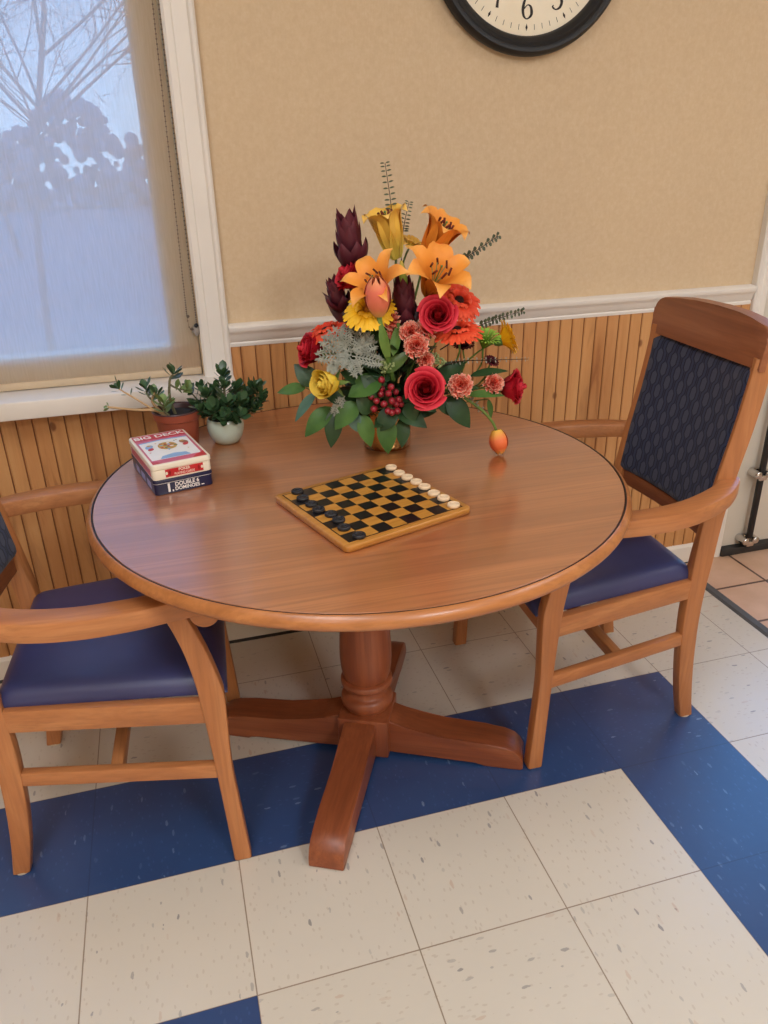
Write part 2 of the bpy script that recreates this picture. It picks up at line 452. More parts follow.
bm = bmesh.new(); box(bm, ((WX0 + WX1) / 2, .915, (WZ0 + WZ1) / 2), (WX1 - WX0 - .04, .006, WZ1 - WZ0 - .04)); obj('pane', bm, glass_m, win, smooth=False)

# roller shade (its own thing)
sh = thing('roller_shade', 'cream translucent roller shade pulled down over the daylit window', 'shade', (-1.60, .862, .836))
bm = bmesh.new()
nx = 40
x0, x1 = -.744, .766
for i in range(nx + 1):
    x = x0 + (x1 - x0) * i / nx
    bm.verts.new((x, .0012 * math.sin(i * .8), .012)); bm.verts.new((x, .0005 * math.sin(i * .5), 1.40))
bm.verts.ensure_lookup_table()
for i in range(nx): bm.faces.new((bm.verts[2 * i], bm.verts[2 * i + 2], bm.verts[2 * i + 3], bm.verts[2 * i + 1]))
obj('shade_fabric', bm, shade_m, sh)
bm = bmesh.new(); box(bm, (.011, 0, .0050), (1.510, .008, .019), .003); obj('hem_bar', bm, hem_m, sh)
bm = bmesh.new(); tube(bm, [(-.744, .01, 1.43), (.761, .01, 1.43)], .022, 14, 1); obj('roller', bm, hem_m, sh)
steel = plain('chain_steel', S(120, 108, 98), .4, .15, 30, metal=.6)
bm = bmesh.new()
def chain(pts):
    P = [V(p) for p in pts]; L = sum((b - a).length for a, b in zip(P, P[1:]))
    tube(bm, pts, .0008, 4, 2)
    k = int(L / .0075)
    for i in range(k + 1):
        t = i / k * (len(P) - 1); ball(bm, cr(P, t), .0021, u=6, v=4)
cy = -.024
lo = V((-.838 + 1.60, cy, .958 - .836))
chain([(.771, cy, 1.40), (.769, cy, .9), lo + V((.004, 0, 0))])
chain([(.762, cy, 1.40), (.757, cy, .9), (.744, cy, .155)])
chain([(.744, cy, .155), (.746, cy, .125), (.753, cy, .117), lo + V((-.003, 0, 0))])
for p in ((.7465, .152), (.752, .119)): ball(bm, (p[0], cy, p[1]), .0042, u=8, v=6)
obj('bead_chain', bm, steel, sh)
bm = bmesh.new()
ball(bm, lo + V((.002, .003, -.006)), .012, (.75, .6, 1.35), 14, 10); ball(bm, lo + V((.002, -.004, .006)), .0055, u=10, v=8, mi=1)
obj('chain_tensioner', bm, [plain('tensioner_grey', S(160, 150, 142), .4, .08), black_metal], sh)

# door
dr = bpy.data.objects.new('door_1', None); COL.objects.link(dr); struct(dr)
for k, (xo, xi) in enumerate(((.852, .905), (2.098, 2.045))):
    bm = bmesh.new(); prism(bm, casing_poly(xo, xi), 'z', .004, 2.12); obj('casing', bm, white_paint, dr, smooth=False)
bm = bmesh.new(); prism(bm, [(WY, 2.06), (WY - .022, 2.06), (WY - .022, 2.12), (WY, 2.12)], 'x', .852, 2.098); obj('head_casing', bm, white_paint, dr, smooth=False)
bm = bmesh.new()
lx0, lx1, ly = .912, 2.038, WY + .022
for (a, b, z0, z1) in ((lx0, 1.05, .034, 2.05), (1.92, lx1, .034, 2.05), (1.05, 1.92, .034, .62), (1.05, 1.92, 1.97, 2.05)):
    box(bm, ((a + b) / 2, ly, (z0 + z1) / 2), (b - a, .044, z1 - z0))
obj('door_leaf', bm, door_paint, dr, smooth=False)
bm = bmesh.new()
for (a, b) in ((DX0 - .002, .911), (2.039, DX1 + .002)): box(bm, ((a + b) / 2, WY + .05, 1.03), (b - a, .1, 2.06))
obj('jamb', bm, white_paint, dr, smooth=False)
bm = bmesh.new(); box(bm, (1.485, ly, 1.295), (.88, .008, 1.36)); obj('pane', bm, glass_m, dr, smooth=False)
bm = bmesh.new(); box(bm, (1.474, WY + .012, .018), (1.14, .075, .03), .006); obj('threshold', bm, dark_thresh, dr)
bm = bmesh.new(); box(bm, (1.006, WY - .028, .62), (.021, .012, 1.10), .002); obj('vertical_rod', bm, black_metal, dr)
bm = bmesh.new(); box(bm, (1.48, WY - .05, 1.02), (1.0, .03, .06), .006); box(bm, (1.004, WY - .03, 1.02), (.07, .055, .14), .008); obj('push_bar', bm, black_metal, dr)
for z in (.062, .318):
    bm = bmesh.new()
    box(bm, (1.004, WY - .006, z), (.05, .012, .026), .003)
    for sx in (-1, 1):
        tube(bm, [(1.004 + sx * .021, WY - .0, z), (1.004 + sx * .021, WY - .042, z)], .014, 14, 1)
        ball(bm, (1.004 + sx * .021, WY - .042, z), .014, (1, .5, 1), 12, 8)
    box(bm, (1.004, WY - .038, z - .012), (.03, .012, .02), .004)
    obj('rod_bracket', bm, chrome, dr, label='chrome rod bracket')

# ------------------------------------------------------------------ table
TH = .735; TC = (-.556, .257); TR = .556
tb = thing('pedestal_table', 'round brown wooden pedestal table standing on the blue floor band', 'table', (TC[0], TC[1], 0))
R1 = TR - .0155
bm = bmesh.new(); lathe(bm, [(0, TH - .026), (R1, TH - .026), (R1, TH - .0006), (R1 - .001, TH), (0, TH)], 128); top = obj('tabletop', bm, table_top, tb, ang=30)
bm = bmesh.new()
lathe(bm, [(R1 + .0002, TH - .028), (R1 + .0002, TH - .0025), (R1 + .0012, TH - .0025), (R1 + .0015, TH - .0002), (R1 + .004, TH), (TR - .0095, TH - .0012), (TR - .006, TH - .0036), (TR - .002, TH - .0095), (TR, TH - .016), (TR - .001, TH - .021), (TR - .005, TH - .026), (TR - .012, TH - .029), (R1 - .02, TH - .0295), (R1 - .02, TH - .027)],
      128, mis=[0, 1, 1, 1, 0, 0, 0, 0, 0, 0, 0, 0, 0])
obj('rim', bm, [table_rim, groove_dark], top, ang=40)
PX, PY = -.5635 - TC[0], .2735 - TC[1]
bm = bmesh.new()
lathe(bm, [(0, .114), (.050, .114), (.052, .124), (.0575, .128), (.0625, .136), (.0638, .145), (.0625, .154), (.0570, .161), (.0515, .163), (.0490, .167), (.0470, .176), (.0485, .184), (.0515, .188), (.0595, .1895), (.0625, .193), (.0625, .203), (.0600, .206), (.0560, .207), (.0535, .2085), (.0545, .212), (.0580, .222), (.0608, .240), (.0622, .262), (.0622, .29), (.0605, .32), (.0575, .38), (.053, .45), (.047, .52), (.042, .58), (.043, .61), (.052, .635), (.06, .65), (.062, .675), (.085, .683), (.085, .705), (0, .705)],
      64, c=(PX + .008, PY, 0))
obj('pedestal_column', bm, ped_wood, tb, ang=40)
fa = math.atan2(-.07 - .2735, -.737 + .5635)
Mf = Matrix.Translation((PX, PY, 0)) @ Matrix.Rotation(fa, 4, 'Z')
bm = bmesh.new(); box(bm, (0, 0, .061), (.124, .124, .108), .004, 2, M=Matrix.Translation((.008, 0, 0)) @ Mf); obj('pedestal_block', bm, ped_wood, tb)
def foot():
    bm = bmesh.new()
    hw = .0385
    pr = [(.050, .108), (.070, .105), (.10, .093), (.14, .081), (.20, .074), (.26, .071), (.30, .069), (.345, .064), (.368, .056), (.384, .042), (.393, .024), (.394, .004), (.388, .0), (.30, .0), (.28, .012), (.10, .012), (.05, .012)]
    q = [bm.verts.new((p[0], -hw, p[1])) for p in pr]; w = [bm.verts.new((p[0], hw, p[1])) for p in pr]
    nn = len(pr)
    for i in range(nn): bm.faces.new((q[i], q[(i + 1) % nn], w[(i + 1) % nn], w[i]))
    a = bm.faces.new(q[::-1]); b = bm.faces.new(w)
    es = list(a.edges) + list(b.edges)
    bmesh.ops.bevel(bm, geom=es, offset=.0035, segments=2, affect='EDGES', profile=.5)
    return bm
foot0 = None
for k in range(4):
    if foot0 is None:
        o = foot0 = obj('foot', foot(), ped_x, tb, ang=30)
    else:
        o = foot0.copy(); COL.objects.link(o)
    o.location = (PX, PY, 0); o.rotation_euler = (0, 0, fa + k * PI / 2)

# ------------------------------------------------------------------ chairs (face +x)
def u2x(u): return .225 - u
def make_chair(label):
    t = thing('dining_armchair', label, 'chair', group='wooden armchairs at the round table')
    up_pts = [(-.003, .004, .036), (.003, .12, .034), (.010, .25, .033), (.012, .34, .040), (.014, .42, .047), (.018, .46, .046), (.031, .53, .041), (.048, .59, .038), (.062, .632, .040)]
    for s in (1, -1):
        bm = bmesh.new()
        pts = []
        for (u, z, w) in up_pts:
            y = s * (.262 + .010 * max(0, (z - .40) / .24) + .006 * (1 - z / .4 if z < .4 else 0))
            nx_ = .38 if z > .47 else .0
            pts.append(((u2x(u), y, z), (w / 2, 0, nx_ * w / 2 * .0), (0, .0165, 0)))
        beam(bm, pts, 3, .005)
        lg = obj('leg', bm, chair_z, t)
        bm = bmesh.new(); lathe(bm, [(0, 0), (.013, 0), (.014, .002), (.014, .005), (0, .005)], 16, c=(u2x(-.003), s * .268, 0)); obj('glide', bm, glide_m, lg)
        bm = bmesh.new()
        rp = [(.454, .004, .035), (.440, .08, .039), (.428, .18, .042), (.422, .29, .044), (.424, .38, .046), (.432, .47, .047), (.444, .57, .043), (.460, .67, .041), (.482, .78, .041), (.496, .87, .040), (.503, .94, .036)]
        pts = []
        for (u, z, w) in rp:
            y = s * (.2 - .004 * min(1, max(0, (z - .25) / .35)))
            an = math.radians(26) * min(1, max(0, (z - .42) / .16)); ca, sa = math.cos(an), math.sin(an)
            pts.append(((u2x(u), y, z), (w / 2 * ca, -s * w / 2 * sa, 0), (s * .0155 * sa, .0155 * ca, 0)))
        beam(bm, pts, 3, .005)
        lg = obj('leg', bm, chair_z, t)
        bm = bmesh.new(); lathe(bm, [(0, 0), (.016, 0), (.017, .002), (.017, .005), (0, .005)], 16, c=(u2x(.454), s * .2, 0)); obj('glide', bm, glide_m, lg)
        # armrest: bowed in plan, scrolled at the front
        bm = bmesh.new()
        ap = [(-.248, .200, .654, .018, .019), (-.232, .216, .652, .021, .019), (-.18, .252, .647, .025, .0195), (-.09, .286, .642, .0265, .020), (0, .297, .639, .027, .020), (.09, .294, .640, .027, .020), (.16, .284, .642, .026, .020), (.232, .272, .642, .024, .019)]
        pts = []
        for i, (x, y, z, w, h) in enumerate(ap):
            a, b = ap[max(i - 1, 0)], ap[min(i + 1, len(ap) - 1)]
            d = V((b[0] - a[0], b[1] - a[1], 0)).normalized(); nrm = V((-d.y, d.x, 0))
            pts.append(((x, s * y, z), V((nrm.x * w, s * nrm.y * w, 0)), (0, 0, h)))
        beam(bm, pts, 4, .006)
        # scroll: half disc under the arm's front end
        pr = [(.245, .655), (.246, .640)]
        for k in range(13):
            an = -k * PI / 12
            pr.append((.220 + .027 * math.cos(an), .627 + .030 * math.sin(an)))
        pr += [(.194, .655)]
        prism(bm, [(p[0], p[1]) for p in pr], 'y', s * .249, s * .296)
        obj('armrest', bm, chair_x, t)
        # side apron and stretcher
        bm = bmesh.new(); beam(bm, [((u2x(.025), s * .263, .39), (0, .011, 0), (0, 0, .0255)), ((u2x(.41), s * .2, .39), (0, .011, 0), (0, 0, .0255))], 1, .003); obj('apron', bm, chair_x, t)
        bm = bmesh.new(); beam(bm, [((u2x(.018), s * .265, .242), (0, .010, 0), (0, 0, .0165)), ((u2x(.42), s * .2, .247), (0, .010, 0), (0, 0, .0165))], 1, .003); obj('stretcher', bm, chair_x, t)
    bm = bmesh.new(); beam(bm, [((.212, -.255, .39), (.011, 0, 0), (0, 0, .0255)), ((.212, .255, .39), (.011, 0, 0), (0, 0, .0255))], 1, .003); obj('apron', bm, chair_y, t)
    bm = bmesh.new(); beam(bm, [((-.19, -.195, .39), (.011, 0, 0), (0, 0, .0255)), ((-.19, .195, .39), (.011, 0, 0), (0, 0, .0255))], 1, .003); obj('apron', bm, chair_y, t)
    bm = bmesh.new(); beam(bm, [((.005, -.232, .244), (.0125, 0, 0), (0, 0, .0145)), ((.005, .232, .244), (.0125, 0, 0), (0, 0, .0145))], 1, .003); obj('stretcher', bm, chair_y, t)
    # seat cushion: trapezoid with domed top
    bm = bmesh.new()
    N, Mn = 26, 26
    def outline(fx, fy):
        x = -.192 + fx * (.240 + .192)
        hw = .196 + (.252 - .196) * min(1, fx * 1.04)
        return x, (fy * 2 - 1) * hw
    g = []
    for i in range(N + 1):
        row = []
        for j in range(Mn + 1):
            a, b = i / N, j / Mn
            # ease sampling to edges
            a = .5 - .5 * math.cos(PI * a); b = .5 - .5 * math.cos(PI * b)
            x, y = outline(a, b)
            ex = min(a, 1 - a) * .44; ey = min(b, 1 - b) * .47
            r = .032
            def rnd(e): return 0 if e >= r else r - math.sqrt(max(0, r * r - (r - e) ** 2))
            z = .452 - rnd(ex) * .9 - rnd(ey) * .9 + .016 * math.sin(PI * a) ** .8 * math.sin(PI * b) ** .8
            row.append(bm.verts.new((x, y, max(z, .418))))
        g.append(row)
    for i in range(N):
        for j in range(Mn): bm.faces.new((g[i][j], g[i + 1][j], g[i + 1][j + 1], g[i][j + 1]))
    ring = [g[i][0] for i in range(N + 1)] + [g[N][j] for j in range(1, Mn + 1)] + [g[i][Mn] for i in range(N - 1, -1, -1)] + [g[0][j] for j in range(Mn - 1, 0, -1)]
    low = [bm.verts.new((v.co.x, v.co.y, .4155)) for v in ring]
    k = len(ring)
    for i in range(k): bm.faces.new((ring[i], ring[(i + 1) % k], low[(i + 1) % k], low[i]))
    bm.faces.new(low)
    obj('seat', bm, vinyl, t, ang=60)
    # back: rails and upholstered pad
    def bx(z): # centre line x of the stile at height z
        rp = [(.430, .45), (.444, .57), (.460, .67), (.482, .78), (.496, .87), (.503, .94), (.509, 1.0)]
        for (u0, z0), (u1, z1) in zip(rp, rp[1:]):
            if z <= z1: return u2x(u0 + (u1 - u0) * (z - z0) / (z1 - z0))
        return u2x(.509)
    bm = bmesh.new()
    # top rail as rounded slab following the rake
    pr = []
    Wd = .2125; z0, z1, rr = .914, 1.012, .030
    def arc(cy_, cz, a0, a1, r, nseg=6): return [(cy_ + r * math.cos(a0 + (a1 - a0) * q / nseg), cz + r * math.sin(a0 + (a1 - a0) * q / nseg)) for q in range(nseg + 1)]
    pr += arc(Wd - rr, z1 - rr - .004, 0, PI / 2, rr)
    pr += [(Wd - rr - .05, z1 + .001), (.08, z1 + .004), (0, z1 + .005), (-.08, z1 + .004), (-(Wd - rr - .05), z1 + .001)]
    pr += arc(-Wd + rr, z1 - rr - .004, PI / 2, PI, rr)
    pr += [(-Wd, z0), (-.1, z0), (0, z0), (.1, z0), (Wd, z0)]
    for dx, lst in ((.016, 0), (-.016, 1)): pass
    def bow(y): return -.028 * (1 - (y / Wd) ** 2)
    q = [bm.verts.new((bx(p[1]) + .017 + bow(p[0]), p[0], p[1])) for p in pr]; w = [bm.verts.new((bx(p[1]) - .015 + bow(p[0]), p[0], p[1])) for p in pr]
    nn = len(pr)
    for i in range(nn): bm.faces.new((q[i], q[(i + 1) % nn], w[(i + 1) % nn], w[i]))
    fa_ = [bm.faces.new(q), bm.faces.new(w[::-1])]
    bmesh.ops.bevel(bm, geom=list(set(e for f in fa_ for e in f.edges)), offset=.004, segments=2, affect='EDGES', profile=.5)
    obj('top_rail', bm, rail_y, t, ang=30)
    bm = bmesh.new(); beam(bm, [((bx(.545) + 0 - .004, -.193, .530), (.012, 0, 0), (0, 0, .021)), ((bx(.545) - .028, 0, .524), (.012, 0, 0), (0, 0, .021)), ((bx(.545) - .004, .193, .530), (.012, 0, 0), (0, 0, .021))], 4, .003); obj('bottom_rail', bm, rail_y, t)
    bm = bmesh.new()
    NZ, NY = 24, 20
    za, zb = .546, .917
    def pad(side):
        g = []
        for i in range(NZ + 1):
            a = .5 - .5 * math.cos(PI * i / NZ); row = []
            for j in range(NY + 1):
                b = .5 - .5 * math.cos(PI * j / NY)
                z = za + (zb - za) * a; y = (2 * b - 1) * .1975
                e = min(min(a, 1 - a) * (zb - za), min(b, 1 - b) * .395)
                r = .022; th = .024 if side > 0 else .014
                h = th * (1 if e >= r else math.sqrt(max(0, 1 - ((r - e) / r) ** 2)))
                h += .008 * math.sin(PI * a) * math.sin(PI * b) if side > 0 else 0
                row.append(bm.verts.new((bx(z) - .009 - .024 * (1 - (y / .203) ** 2) + side * (h + .010), y, z)))
            g.append(row)
        for i in range(NZ):
            for j in range(NY): bm.faces.new((g[i][j], g[i + 1][j], g[i + 1][j + 1], g[i][j + 1]))
        return [g[i][0] for i in range(NZ + 1)] + [g[NZ][j] for j in range(1, NY + 1)] + [g[i][NY] for i in range(NZ - 1, -1, -1)] + [g[0][j] for j in range(NY - 1, 0, -1)]
    A = pad(1); B = pad(-1); k = len(A)
    edge_pts = [v.co.copy() for v in A]
    for i in range(k): bm.faces.new((A[i], A[(i + 1) % k], B[(i + 1) % k], B[i]))
    pd = obj('backrest', bm, fabric, t, ang=70)
    bm = bmesh.new(); tube(bm, [e + V((.004, 0, 0)) for e in edge_pts[::2]] + [edge_pts[0] + V((.004, 0, 0))], .0042, 6, 2); obj('piping', bm, piping_m, pd)
    return t
ch = make_chair('wooden armchair with navy seat facing right, under the window and beside the game tins')
ch.location = (-1.114, .2945, 0); ch.rotation_euler = (0, 0, math.radians(-3.7))
ch2 = copy_tree(ch)
ch2['label'] = 'wooden armchair showing its whole patterned navy back, beside the white door'
ch2.location = (.038, .336, 0); ch2.rotation_euler = (0, 0, math.radians(178.5))

# ------------------------------------------------------------------ wall clock
CR = .264; CXc, CZc = .046, 1.8285
ck = thing('wall_clock', 'large round wall clock with black frame and cream dial', 'clock', (CXc, WY, CZc))
fr_m = plain('clock_black_frame', S(20, 19, 21), .5, .1, 10)
dial_m = NT('clock_dial'); dial_m.set(col=dial_m.ramp(dial_m.noise(dial_m.coord(), 7, 4), [(.3, S(244, 230, 202)), (.7, S(250, 240, 218))]), rough=.5); dial_m = dial_m.m
ink = plain('clock_ink', S(36, 28, 26), .6)
Rx = (PI / 2, 0, 0)
bm = bmesh.new(); lathe(bm, [(CR - .052, 0), (CR - .012, 0), (CR - .003, .008), (CR, .018), (CR - .003, .030), (CR - .010, .037), (CR - .018, .036), (CR - .022, .033), (CR - .030, .036), (CR - .040, .030), (CR - .045, .020), (CR - .0455, .012), (CR - .052, .012)], 96); obj('frame', bm, fr_m, ck, rot=Rx, ang=50)
bm = bmesh.new(); lathe(bm, [(0, .011), (CR - .046, .011), (CR - .046, .013), (0, .013)], 96); dial = obj('dial', bm, dial_m, ck, rot=Rx, ang=40)
def ribbon(bm, pts, z=.0137, mi=0):
    """pts (x, y, halfwidth)"""
    P = [V((p[0], p[1], p[2])) for p in pts]; N = (len(P) - 1) * 5
    Q = [cr(P, k / 5) for k in range(N + 1)]
    L, Rr = [], []
    for k, c in enumerate(Q):
        d = Q[min(k + 1, N)] - Q[max(k - 1, 0)]; d = V((d.x, d.y)).normalized(); h = max(c.z, .0004)
        L.append(bm.verts.new((c.x - d.y * h, c.y + d.x * h, z))); Rr.append(bm.verts.new((c.x + d.y * h, c.y - d.x * h, z)))
    for k in range(N): bm.faces.new((L[k], L[k + 1], Rr[k + 1], Rr[k])).material_index = mi
DG = {  # unit-height strokes, x in 0..0.6
 '0': [[(.3, 1, .03), (.08, .78, .05), (.04, .5, .06), (.08, .22, .05), (.3, 0, .03), (.52, .22, .05), (.56, .5, .06), (.52, .78, .05), (.3, 1, .03)]],
 '1': [[(.12, .84, .02), (.3, 1, .03), (.31, .98, .05), (.31, .5, .06), (.31, .02, .05)], [(.14, .01, .02), (.48, .01, .02)]],
 '2': [[(.08, .76, .06), (.12, .94, .03), (.32, 1, .03), (.52, .8, .06), (.44, .52, .05), (.2, .22, .04), (.06, .03, .03)], [(.06, .03, .04), (.3, .04, .05), (.54, .05, .03), (.56, .2, .015)]],
 '3': [[(.08, .8, .05), (.16, .97, .03), (.36, .98, .03), (.5, .78, .06), (.4, .58, .04), (.24, .53, .02)], [(.24, .53, .02), (.44, .48, .04), (.55, .26, .06), (.4, .03, .04), (.18, .0, .03), (.06, .14, .06)]],
 '4': [[(.42, 1, .03), (.22, .62, .02), (.03, .28, .02), (.3, .27, .03), (.58, .28, .03)], [(.42, 1, .04), (.42, .5, .06), (.42, .02, .05)]],
 '5': [[(.52, .97, .04), (.34, .95, .04), (.16, .97, .02), (.12, .74, .015), (.1, .53, .015), (.26, .62, .03), (.46, .55, .05), (.56, .32, .065), (.46, .08, .05), (.24, .0, .025), (.07, .1, .045)], [(.07, .16, .05), (.1, .12, .05)]],
 '6': [[(.5, .92, .045), (.38, 1, .025), (.18, .84, .045), (.06, .45, .065), (.12, .12, .05), (.3, 0, .022), (.5, .14, .055), (.53, .32, .065), (.46, .52, .045), (.3, .58, .02), (.12, .42, .03)]],
 '7': [[(.05, .8, .02), (.08, .96, .04), (.3, .95, .05), (.57, .97, .03), (.44, .66, .03), (.3, .34, .05), (.26, .02, .07)]],
 '8': [[(.3, .55, .04), (.1, .76, .05), (.3, 1, .025), (.5, .78, .05), (.3, .55, .05), (.06, .26, .055), (.3, 0, .03), (.55, .26, .055), (.3, .55, .04)]],
 '9': [[(.1, .08, .045), (.22, 0, .025), (.42, .16, .045), (.54, .55, .065), (.48, .88, .05), (.3, 1, .022), (.1, .86, .055), (.07, .68, .065), (.14, .48, .045), (.3, .42, .02), (.48, .58, .03)]]}
for h in range(1, 13):
    bm = bmesh.new()
    a = PI / 2 - h * PI / 6; s = str(h); H = .050
    cx, cy2 = .157 * math.cos(a), .157 * math.sin(a)
    for i, chh in enumerate(s):
        ox = cx + (i - len(s) / 2) * H * .64 + H * .02; oy = cy2 - H / 2
        for st in DG[chh]: ribbon(bm, [(ox + p[0] * H, oy + p[1] * H, p[2] * H * 1.15) for p in st])
    obj('numeral', bm, ink, dial, smooth=False)
bm = bmesh.new()
for k in range(60):
    a = k * PI / 30; c_, s_ = math.cos(a), math.sin(a)
    if k % 5 == 0: pr = [(.192, 0), (.2, .0030), (.208, 0), (.2, -.0030)]
    else: pr = [(.194, -.0006), (.194, .0006), (.206, .0006), (.206, -.0006)]
    bm.faces.new([bm.verts.new((r * c_ - t_ * s_, r * s_ + t_ * c_, .0137)) for r, t_ in pr])
obj('minute_track', bm, ink, dial, smooth=False)
for nm, L, w_, an in (('hour_hand', .10, .006, 62), ('minute_hand', .15, .0045, 118)):
    bm = bmesh.new(); a = math.radians(an); d = V((math.cos(a), math.sin(a))); p_ = V((-d.y, d.x))
    pts = [-.03 * d, -.02 * d + w_ * p_, L * .7 * d + w_ * p_, L * d, L * .7 * d - w_ * p_, -.02 * d - w_ * p_]
    q = [bm.verts.new((*p, .017)) for p in pts]; w = [bm.verts.new((*p, .0182)) for p in pts]
    for i in range(6): bm.faces.new((q[i], q[(i + 1) % 6], w[(i + 1) % 6], w[i]))
    bm.faces.new(q); bm.faces.new(w)
    obj(nm, bm, ink, ck, rot=Rx, smooth=False)

# ------------------------------------------------------------------ checkers board
a18 = math.radians(18)
BC = V((-.576, .096, TH + .0004))
bd = thing('checkerboard', 'black and gold checkerboard lying on the round table', 'game board', BC, a18)
gold = wood('board_gold', S(164, 104, 40), S(186, 126, 52), S(198, 140, 64), axis='x', sc=3, rough=.35, coat=.2, fine=.25)
bn = NT('board_squares')
tc = bn.new('ShaderNodeTexCoord'); sp = bn.new('ShaderNodeSeparateXYZ'); bn.l.new(tc.outputs['Object'], sp.inputs[0])
qx = bn.math('FLOOR', bn.math('DIVIDE', bn.math('ADD', sp.outputs[0], .124), .031)); qy = bn.math('FLOOR', bn.math('DIVIDE', bn.math('ADD', sp.outputs[1], .124), .031))
par = bn.math('MODULO', bn.math('ADD', bn.math('ADD', qx, qy), 20), 2)
gr = bn.noise(bn.coord('Object', (20, 120, 20)), 1, 3)
bn.set(col=bn.mix(par, S(22, 20, 22), bn.ramp(gr, [(.3, S(180, 120, 44)), (.7, S(200, 142, 62))])), rough=.28, spec=.5)
bm = bmesh.new()
hs = .1395; r_ = .012
def rrect(h, w, r, nseg=5):
    o_ = []
    for (sx, sy, a0) in ((1, 1, 0), (-1, 1, PI / 2), (-1, -1, PI), (1, -1, 1.5 * PI)):
        for k in range(nseg + 1):
            a = a0 + k * PI / 2 / nseg; o_.append((sx * (h - r) + r * math.cos(a), sy * (w - r) + r * math.sin(a)))
    return o_
def slab(bm, h, w, r, z0, z1, bev, mi=0):
    lv = [(0, z0 + bev * .6, 1), (0, z1 - bev, 0), (bev * .3, z1 - bev * .3, 0), (bev, z1, 0)]
    rings = [[bm.verts.new((*p, z)) for p in rrect(h - d, w - d, max(r - d, .001))] for d, z, _ in [(bev * .6, z0, 0)] + lv]
    for q, w_ in zip(rings, rings[1:]):
        k = len(q)
        for i in range(k): bm.faces.new((q[i], q[(i + 1) % k], w_[(i + 1) % k], w_[i])).material_index = mi
    bm.faces.new(rings[0][::-1]).material_index = mi; bm.faces.new(rings[-1]).material_index = mi
slab(bm, hs, hs, r_, 0, .0125, .003)
obj('board_frame', bm, gold, bd, ang=50)
bm = bmesh.new(); box(bm, (0, 0, .0128), (.248, .248, .0006)); obj('playing_squares', bm, bn.m, bd, smooth=False)
bm = bmesh.new()
for s in (-1, 1):
    box(bm, (0, s * .1248, .0129), (.2512, .0016, .0009)); box(bm, (s * .1248, 0, .0129), (.0016, .2512, .0009))
obj('border_line', bm, groove_dark, bd, smooth=False)
blk = plain('black_checker', S(34, 33, 36), .42, .1, 60); crm = plain('cream_checker', S(236, 206, 168), .5, .05, 60)
def checker_mesh():
    bm = bmesh.new()
    lathe(bm, [(0, 0), (.0108, 0), (.0118, .0008), (.0121, .0025), (.0121, .0048), (.0116, .0062), (.0104, .0068), (.0094, .0066), (.0088, .0058), (.0066, .0057), (.0060, .0063), (.0052, .0064), (.0046, .0057), (0, .0055)], 32)
    return bm
EX = V((math.cos(a18), math.sin(a18), 0)); EY = V((-math.sin(a18), math.cos(a18), 0))
BP = [(-.704, .179), (-.7, .143), (-.689, .11), (-.681, .081), (-.663, .054), (-.655, .025), (-.653, -.009), (-.635, -.048)]
CP = [(-.492, .241), (-.485, .205), (-.476, .178), (-.466, .149), (-.458, .12), (-.451, .084), (-.441, .056), (-.434, .02)]
ordn = ['far back corner', 'second from the back', 'third from the back', 'fourth from the back', 'fourth from the front', 'third from the front', 'second from the front', 'front corner']
for nm, pl, mt_, colr, edge, gp in (('black_checker', BP, blk, 'black', 'left', 'black checkers along the left row'), ('cream_checker', CP, crm, 'cream', 'right', 'cream checkers along the right row')):
    first = None
    for i, (x, y) in enumerate(pl):
        if first is None: o = first = obj('checker', checker_mesh(), mt_, ang=50)
        else: o = first.copy(); COL.objects.link(o)
        o.location = (x, y, TH + .01355); o.rotation_euler = (0, 0, i * .7)
        lab = f'{colr} checker on the checkerboard, {ordn[i]} in the {colr} row' if 0 < i < 7 else f'{colr} checker at the {ordn[i]} end of the {colr} row on the checkerboard'.replace('corner end', 'end')
        tag(o, lab, 'checker', gp)

# ------------------------------------------------------------------ game tins
def text(name, s, size, loc, rot, m, parent, bold=.0, sx=1, align='CENTER', ext=.0001):
    cu = bpy.data.curves.new(name, 'FONT'); cu.body = s; cu.size = size; cu.align_x = align; cu.align_y = 'CENTER'; cu.extrude = ext; cu.offset = bold
    tmp = bpy.data.objects.new(name, cu); COL.objects.link(tmp)
    dg = bpy.context.evaluated_depsgraph_get(); me = bpy.data.meshes.new_from_object(tmp.evaluated_get(dg))
    bpy.data.objects.remove(tmp); bpy.data.curves.remove(cu)
    me.materials.clear(); me.materials.append(m); me.name = name
    for v in me.vertices: v.co.x *= sx
    o = bpy.data.objects.new(name, me); COL.objects.link(o); o.location = loc; o.rotation_euler = rot; o.parent = parent
    return o
def flat(bm, pts, z, mi=0): bm.faces.new([bm.verts.new((p[0], p[1], z)) for p in pts]).material_index = mi
def disc(bm, c, rx, ry, z, mi=0, k=20, rot=0):
    flat(bm, [(c[0] + rx * math.cos(i * 2 * PI / k) * math.cos(rot) - ry * math.sin(i * 2 * PI / k) * math.sin(rot), c[1] + rx * math.cos(i * 2 * PI / k) * math.sin(rot) + ry * math.sin(i * 2 * PI / k) * math.cos(rot)) for i in range(k)], z, mi)
TWx, TLy = .0618, .101     # half sizes
tin_rot = math.radians(13.5)
tinC = V((-.941, .394))
cream_t = plain('tin_cream', S(236, 226, 204), .35, .03, 10); red_t = plain('tin_red', S(196, 40, 44), .35, .08, 20); pink_t = plain('tin_pink', S(206, 96, 118), .35, .08, 20)
navy_t = plain('tin_navy', S(26, 28, 62), .3, .1, 20); wht_t = plain('tin_white', S(240, 236, 230), .35, .02); sky_t = plain('tin_light_blue', S(140, 176, 214), .35, .05); gold_t = plain('tin_gold', S(206, 160, 74), .4, .1)
